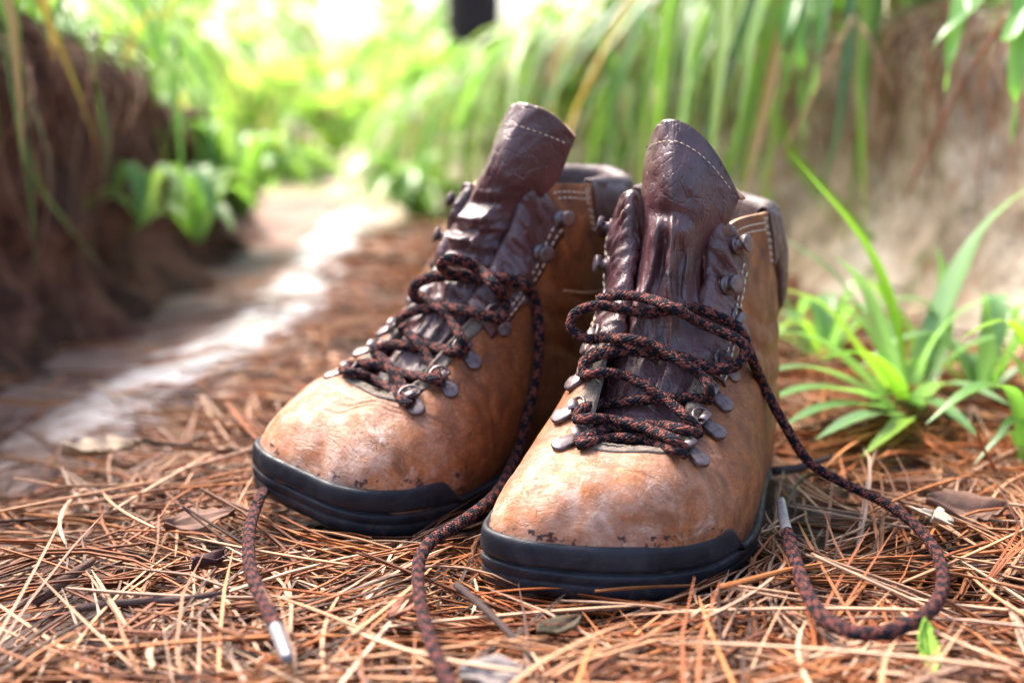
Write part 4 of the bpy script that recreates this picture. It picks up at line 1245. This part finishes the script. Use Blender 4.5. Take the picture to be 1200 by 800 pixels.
def tuft(base, heading, n, size, label, group, spread=1.1, name='grass_tuft', cat='grass'):
    o = bpy.data.objects.new(name, None); COL.objects.link(o); o.location = base; o.rotation_euler.z = heading
    o['label'] = label; o['category'] = cat; o['group'] = group
    for i in range(n):
        c = link('blade', random.choice(VAR), o)
        c.location = (random.uniform(-.03, .03), random.uniform(-.05, .05), random.uniform(-.01, .01))
        c.rotation_euler = (random.gauss(0, .2), random.gauss(0, .24), random.gauss(0, spread * .75))
        s = size * random.uniform(.7, 1.2); c.scale = (s, s, s * random.uniform(.85, 1.15))


ORD = ['first', 'second', 'third', 'fourth', 'fifth', 'sixth', 'seventh', 'eighth', 'ninth', 'tenth']


def along(L, O, y, d):
    i = int(np.argmin(np.abs(L[:, 1] - y))); return L[i, :2] + O[i] * d, math.atan2(-O[i][1], -O[i][0])


for k in range(26):
    y = 1.55 + 1.65 * (k / 25) ** 1.1 + random.uniform(-.04, .04)
    p, h = along(RBL, RBO, y, random.uniform(.11, .24)); hz = float(np.interp(y, [1.7, 2.4, 3.4], [1, .60, .30]))
    tuft((p[0], p[1], random.uniform(.27, .35) * hz), h + random.gauss(0, .25), 11, random.uniform(.40, .52) * (.35 + .65 * hz), 'tuft of green grass drooping over the right-hand bank behind the boots', 'grass tufts along the right-hand bank')
for k in range(6):
    p, h = along(RBL, RBO, 1.0 + .12 * k, .17)
    tuft((p[0], p[1], .35), h + random.gauss(0, .5), 4, random.uniform(.20, .28), ORD[k] + ' sparse green grass tuft from the right edge along the pale sandy bank top', 'sparse tufts above the pale bank', .9)
for k in range(10):
    y = .92 + 1.35 * k / 9 + random.uniform(-.04, .04)
    p, h = along(LBL, LBO, y, random.uniform(.03, .13))
    hz = float(np.interp(y, *LEFT_H))
    tuft((p[0], p[1], random.uniform(.30, .36) * hz), h + random.gauss(0, .3), 7, random.uniform(.22, .36), ORD[k] + ' grass tuft from the left edge along the lip of the dark earth bank', 'grass tufts along the left-hand bank')

# longer blades hanging down the face of the right-hand bank
for lb, px, D, bl in (
        ('long dark green blades hanging straight down behind the right-hand boot tongue', 945, 1.42, [[(948, -25, 1.40), (940, 30, 1.36), (938, 90, 1.35), (942, 178, 1.36)], [(950, -20, 1.40), (962, 20, 1.36), (958, 70, 1.35), (948, 130, 1.36)], [(935, -20, 1.40), (925, 20, 1.36), (918, 60, 1.35), (925, 110, 1.36)]]),
        ('pair of broad green blades slanting over the pale bank at upper right', 1130, 1.12, [[(1160, -40, 1.12), (1140, 5, 1.07), (1112, 35, 1.05), (1088, 60, 1.05)], [(1135, -40, 1.12), (1125, 10, 1.07), (1115, 60, 1.05), (1108, 110, 1.05)]]),
        ('dark green blades hanging at the top right corner', 1195, 1.02, [[(1200, -40, 1.02), (1196, 40, .99), (1190, 100, .98), (1186, 172, .98)], [(1215, -30, 1.02), (1190, 30, .99), (1180, 48, .98), (1170, 45, .98)]])):
    c0 = at(px, -40, D); cb = c0
    plant('hanging_grass', lb, 'grass', c0, [([c0] + [at(*p) for p in q], .016, random.choice([(.10, .24, .05), (.13, .28, .06), (.16, .30, .09)])) for q in bl])

# grass growing over the tops of the banks (too dense to count)
def meadow(L, O, n, ymin, ymax, d0, d1, zf, seed, hgt, wid, hzt):
    g = np.random.default_rng(seed); mbv = []; mbf = []; mbc = []; off = 0
    for i in range(n):
        y = ymin + (ymax - ymin) * g.random(); k = int(np.argmin(np.abs(L[:, 1] - y)))
        d = d0 + (d1 - d0) * g.random() ** 1.6; p = L[k, :2] + O[k] * d
        z = np.interp(d, [.1, .4, 1.4, 5], zf) * np.interp(y, *hzt); h = hgt * g.uniform(.6, 1.2); a = g.uniform(0, 6.283); b = h * g.uniform(.25, .9)
        ca, sa = math.cos(a), math.sin(a); w = wid * g.uniform(.6, 1.2)
        t = np.linspace(0, 1, 5); cx = p[0] + ca * b * t ** 2; cy = p[1] + sa * b * t ** 2; cz = z - .02 + h * (t - .35 * t ** 3)
        ww = w * np.array([.6, 1, .9, .6, .05])
        fx, fy = -sa, ca
        for s_ in (-1, 1): mbv.append(np.stack([cx + fx * ww * s_ * .5, cy + fy * ww * s_ * .5, cz], 1))
        q = np.arange(4); mbf.append(np.stack([off + q, off + 5 + q, off + 6 + q, off + 1 + q], 1)); off += 10
        col = np.array(GREENS[g.integers(6)]) * g.uniform(.8, 1.3); mbc.append(np.tile(col, (10, 1)))
    return np.concatenate(mbv), np.concatenate(mbf), np.concatenate(mbc)


V, F, C = meadow(RBL, RBO, 3600, 1.3, 3.8, .16, 1.6, [.31, .36, .46, .7], 201, .15, .011, RIGHT_H)
link('bank_grass', mesh('bank_grass', V, F, [M['leaf']], True, None, C), label='dense green grass growing over the top of the right-hand bank', cat='grass', kind='stuff')
V, F, C = meadow(LBL, LBO, 2200, .8, 2.8, .08, 1.6, [.31, .36, .45, .7], 202, .16, .012, LEFT_H)
link('bank_grass', mesh('bank_grass', V, F, [M['leaf']], True, None, C), label='dense green grass growing over the top of the left-hand bank', cat='grass', kind='stuff')


# dry roots and thatch hanging down the faces
def thatch(L, O, n, ymin, ymax, seed, pal, d=.07, z0=.30):
    g = np.random.default_rng(seed); mb = MB()
    for i in range(n):
        y = ymin + (ymax - ymin) * g.random(); k = int(np.argmin(np.abs(L[:, 1] - y)))
        p = L[k, :2] + O[k] * (d - .01); dr = -O[k]
        ln = g.uniform(.06, .22); tx = np.array([-dr[1], dr[0]]) * g.normal(0, .06)
        z = z0 + g.uniform(-.03, .02)
        pts = [(*(p - dr * .03), z + .01), (*(p + dr * g.uniform(.015, .04)), z), (*(p + dr * g.uniform(.02, .05) + tx * .5), z - ln * .5), (*(p + dr * g.uniform(.01, .05) + tx), z - ln)]
        mb.tube(pts, [.0012, .0014, .0010, .0004], 4, .03, col=np.array(pal[g.integers(len(pal))]) * g.uniform(.7, 1.2))
    return mb


BRN = [(.14, .06, .035), (.24, .12, .07), (.09, .04, .03), (.33, .20, .12), (.20, .085, .04)]
link('dry_thatch', thatch(RBL, RBO, 230, .95, 2.4, 301, [(.24, .11, .06), (.36, .20, .12), (.14, .06, .04), (.44, .29, .18), (.30, .13, .06)]).build('dry_thatch', [M['needle']]), label='brown dry roots and dead grass hanging under the right-hand bank', cat='roots', kind='stuff')
link('dry_thatch', thatch(LBL, LBO, 70, .85, 1.6, 302, BRN, .0, .27).build('dry_thatch', [M['needle']]), label='brown roots hanging down the dark left-hand earth bank', cat='roots', kind='stuff')

# dry stems leaning on the right-hand bank
for k, (pp, lb) in enumerate([
        ([(1000, 20, 1.22), (965, 90, 1.26), (925, 165, 1.32), (885, 240, 1.40)], 'pale dry stem slanting down the sandy bank beside the right-hand boot'),
        ([(1180, 20, 1.02), (1130, 95, 1.04), (1090, 170, 1.07), (1060, 235, 1.10)], 'reddish dry stem slanting down the bank near the right edge'),
        ([(1010, 30, 1.20), (1035, 80, 1.19), (1052, 118, 1.18)], 'short dry stem leaning the other way across the bank')]):
    mb = MB(); mb.tube([at(*p) for p in pp], [.0018, .0016, .0009], 6, .012, col=[(.33, .20, .13), (.22, .09, .05), (.28, .16, .10)][k])
    link('dry_stem', mb.build('dry_stem', [M['wood']]), label=lb, cat='stem')

# little plants at the foot of the left bank
for (px, py, D), s, lb in (((232, 283, 1.62), .12, 'small green seedling with pale leaves at the foot of the left-hand bank'),
                           ((170, 262, 1.50), .09, 'tiny green sprout growing out of the dark left-hand bank face'),
                           ((282, 255, 2.10), .20, 'low leafy green plant where the left-hand bank meets the trail'),
                           ((490, 262, 2.55), .18, 'low leafy green plant at the foot of the right-hand bank behind the left boot')):
    c0 = at(px, py, D); cb = c0; c0.z = max(c0.z, float(ground_z(c0.x, c0.y)))
    bl = []
    for i in range(9 if s < .15 else 26):
        a = random.uniform(0, 6.283); r = s * random.uniform(.45, 1); h = s * random.uniform(.2, .75)
        e = Vector((math.cos(a), math.sin(a), 0))
        bl.append(([c0 + e * .003, c0 + e * r * .45 + Vector((0, 0, h)), c0 + e * r * .8 + Vector((0, 0, h * .9)), c0 + e * r * 1.15 + Vector((0, 0, h * .45))], s * random.uniform(.16, .26), random.choice([(.16, .30, .06), (.22, .34, .10), (.12, .24, .06)])))
    plant('seedling', lb, 'plant', c0, bl, part='leaf')


# ------------------------------------------------------------------ fallen leaves, twigs
def dead_leaf(label, px, py, z, w, l, rot, col, curl, tiltv, col2=None):
    D = (CAM_H - z) / math.tan(PITCH + math.atan((py - 400) / FPX)); c = at(px, py, D)
    n, m = 17, 9
    x = np.linspace(0, 1, n); hw = np.sin(np.pi * np.clip(x, .02, .98)) ** .75 * (1 - .25 * x)
    V = np.zeros((n, m, 3)); s = np.linspace(-1, 1, m)
    sd = int(px)
    for i in range(n):
        q = np.stack([np.full(m, x[i]), s, s * 0 + px], -1)
        ed = 1 + .38 * nz(q * np.array([9, 1, 1]), 1.3, sd)
        V[i, :, 0] = (x[i] - .5) * l; V[i, :, 1] = s * hw[i] * w * .5 * ed
        V[i, :, 2] = curl * (s * s) * w * .5 + curl * .8 * ((x[i] - .5) * 2) ** 2 * l * .2 + .13 * w * nz(q, 2.4, sd + 1) - .0025 * np.exp(-(s / .10) ** 2)
    me_c = np.tile(np.array(col), (n * m, 1)) * (1 + .35 * nz(V.reshape(-1, 3), 160, sd)[:, None])
    me = mesh('dead_leaf', V.reshape(-1, 3), grid_faces(n, m), [M['dead']], True, None, np.clip(me_c, 0, 1))
    o = link('dead_leaf' if col2 is None else col2, me, label=label, cat='leaf')
    o.location = c; o.rotation_euler = (tiltv[0], tiltv[1], rot)
    sm = o.modifiers.new('thick', 'SOLIDIFY'); sm.thickness = .0006


dead_leaf('curled pale dry leaf lying beyond the looped lace at right', 1092, 606, .020, .022, .034, 1.2, (.46, .36, .28), .12, (.35, .2))
dead_leaf('brown shrivelled dry leaf beside the pale one at right', 1130, 596, .012, .030, .044, .1, (.17, .09, .06), .25, (.35, .15))
dead_leaf('grey dead leaf at the bottom edge between the two lace ends', 578, 792, .012, .022, .026, .2, (.22, .18, .17), .2, (.1, 0))
dead_leaf('narrow reddish dead leaf on the needles in front of the left boot', 474, 712, .013, .011, .034, 1.25, (.24, .095, .060), .2, (.1, .1))
dead_leaf('small dark leaf on the needles under the right-hand boot toe', 655, 735, .010, .014, .024, .7, (.06, .045, .025), .2, (.1, 0))
dead_leaf('dark brown rotting leaf among needles left of the left boot', 235, 612, .010, .022, .036, .4, (.16, .08, .055), .3, (.2, -.1))
dead_leaf('dark purplish dead leaf near the lower left lace end', 243, 660, .008, .016, .026, 1.2, (.07, .030, .030), .4, (.2, .2))
dead_leaf('pale dry leaf by the trail edge at the left', 118, 530, -.004, .030, .050, .5, (.46, .34, .24), .3, (.1, .1))
dead_leaf('orange brown dead leaf at the lower left corner', 75, 778, -.008, .030, .045, .9, (.26, .12, .05), .4, (.2, 0))
dead_leaf('tiny fresh green leaf standing in the needles below the looped lace', 1088, 758, .014, .010, .024, 1.5, (.24, .42, .05), .15, (.0, -.7), 'green_leaf')


def twig(label, pp, r, col):
    mb = MB(); pts = []
    for px, py, z in pp:
        D = (CAM_H - z) / math.tan(PITCH + math.atan((py - 400) / FPX)); pts.append(at(px, py, D))
    mb.tube(pts, [r, r * .95, r * .8, r * .5], 7, .006, col=col)
    link('twig', mb.build('twig', [M['wood']]), label=label, cat='twig')


twig('thin dark twig in front of the right-hand boot toe', [(535, 685, .013), (570, 715, .013), (600, 745, .013), (625, 775, .012)], .0019, (.045, .028, .026))
twig('long grey-brown twig lying left of the lower left lace', [(90, 712, .004), (165, 704, .008), (225, 700, .012), (268, 692, .012)], .0019, (.10, .060, .050))
twig('short dark twig poking out behind the right-hand boot', [(905, 552, .012), (935, 548, .013), (975, 535, .013)], .0028, (.05, .035, .032))
twig('broken dark bark strip at the lower left on the soil', [(40, 705, -.004), (75, 680, .004), (110, 655, .008)], .0030, (.13, .07, .05))
twig('thin reddish twig standing up among the grass at right', [(1165, 548, .010), (1150, 520, .030), (1143, 498, .045)], .0011, (.30, .10, .04))

# ------------------------------------------------------------------ far vegetation and trees
def leaf_cloud(c, rad, n, size, pal, seed, hollow=.45):
    g = np.random.default_rng(seed)
    d = g.normal(size=(n, 3)); d /= np.linalg.norm(d, axis=1, keepdims=True)
    r = (hollow + (1 - hollow) * g.random(n)) ** .6
    P = d * r[:, None] * np.array(rad); k = fbm(P / np.mean(rad), 2.6, 3, seed)
    P = P[k > -.25] + np.array(c); n = len(P)
    a = g.normal(size=(n, 3)); a /= np.linalg.norm(a, axis=1, keepdims=True)
    b = np.cross(a, g.normal(size=(n, 3))); b /= np.linalg.norm(b, axis=1, keepdims=True)
    s = size * g.uniform(.6, 1.3, n)
    V = np.stack([P - a * s[:, None], P + b * s[:, None] * .38, P + a * s[:, None], P - b * s[:, None] * .38], 1)
    F = np.arange(n * 4).reshape(n, 4)
    col = np.array(pal)[g.integers(len(pal), size=n)] * g.uniform(.75, 1.25, (n, 1))
    return V.reshape(-1, 3), F, np.repeat(col, 4, 0)


YG = [(.24, .40, .09), (.32, .46, .13), (.20, .36, .08), (.38, .50, .18), (.15, .30, .06)]  # lightened foliage palette: the background glow is put into the leaf colours
def shrub(label, x, y, z, rad, n, size, seed, pal=YG, stem=True):
    o = bpy.data.objects.new('shrub', None); COL.objects.link(o); o.location = (x, y, z); o['label'] = label; o['category'] = 'shrub'
    V, F, C = leaf_cloud((0, 0, rad[2] * .9), rad, n, size, pal, seed)
    link('foliage', mesh('foliage', V, F, [M['leaf']], True, None, C), o, kind='stuff')
    mb = MB()
    for k in range(5):
        a = k * 1.257 + seed; e = (math.cos(a) * rad[0] * .5, math.sin(a) * rad[1] * .5)
        mb.tube([(e[0] * .1, e[1] * .1, -.1), (e[0] * .4, e[1] * .4, rad[2] * .5), (e[0], e[1], rad[2] * 1.2)], [.012, .009, .004], 5, .1, col=(.16, .09, .05))
    link('stems', mb.build('stems', [M['wood']]), o)


shrub('yellow-green bush with orange base where the trail disappears', -.70, 4.1, .0, (.30, .3, .17), 560, .055, 401, [(.28, .42, .11), (.30, .42, .12), (.34, .32, .13), (.22, .36, .08)])
shrub('sunlit green bush beyond the left-hand bank', -1.45, 4.9, .15, (.5, .5, .34), 500, .06, 402)
shrub('pale green bush rising behind the trail bend', -.40, 5.6, .10, (.6, .5, .18), 450, .06, 403)
shrub('large bright bush above the left-hand bank', -1.6, 3.3, .45, (.5, .5, .34), 900, .055, 404)
shrub('tall pale bush far behind on the left', -2.3, 8.0, .3, (1.0, .9, 1.1), 2200, .09, 405)
shrub('tall green bush on the right-hand bank behind the boots', .75, 4.4, .6, (.7, .6, .45), 2000, .06, 406)


def tree(label, x, y, z, h, r, lean, crown, n, seed, col=(.022, .016, .020)):
    o = bpy.data.objects.new('tree', None); COL.objects.link(o); o.location = (x, y, z); o['label'] = label; o['category'] = 'tree'
    mb = MB()
    mb.tube([(0, 0, -.3), (lean * .3, 0, h * .3), (lean * .6, .05, h * .65), (lean, 0, h)], [r * 1.15, r, r * .8, r * .35], 14, .15, col=col)
    for k in range(7):
        a = k * 2.4 + seed; z0 = h * (.55 + .06 * k); l = crown[0] * .8
        mb.tube([(lean * z0 / h, 0, z0), (lean * z0 / h + math.cos(a) * l * .5, math.sin(a) * l * .5, z0 + l * .35), (lean * z0 / h + math.cos(a) * l, math.sin(a) * l, z0 + l * .55)], [r * .35, r * .2, r * .06], 6, .2, col=col)
    link('trunk', mb.build('trunk', [M['wood']]), o)
    V, F, C = leaf_cloud((lean, 0, h * 1.0), crown, n, .13, YG, seed)
    link('crown', mesh('crown', V, F, [M['leaf']], True, None, C), o, kind='stuff')


tree('dark thick tree trunk standing far behind the left boot tongue', -.245, 8.2, .5, 5.5, .155, .10, (2.2, 2.0, 1.4), 2600, 501)
shrub('sparse pale bush in the bright gap beyond the trail', -1.25, 9.5, .1, (.8, .7, .55), 300, .09, 411)
shrub('sparse pale bush at the left of the bright gap', -2.5, 11, .1, (1.0, .8, .8), 380, .10, 412)
shrub('sparse pale bush beside the dark tree trunk', -.75, 11, .1, (.6, .6, .5), 220, .10, 413)
tree('slender far tree in the bright gap at the upper left', -3.6, 14, .4, 4.2, .10, .2, (2.0, 1.8, 1.6), 2200, 502, (.10, .08, .06))
tree('far tree with pale crown behind the left-hand bank', -5.2, 12, .4, 4.0, .12, -.2, (2.2, 2.0, 1.8), 2400, 503, (.09, .07, .06))
tree('far tree with green crown behind the right-hand bank', 2.2, 10, .8, 4.0, .12, .1, (2.3, 2.0, 1.7), 2400, 504, (.09, .07, .06))
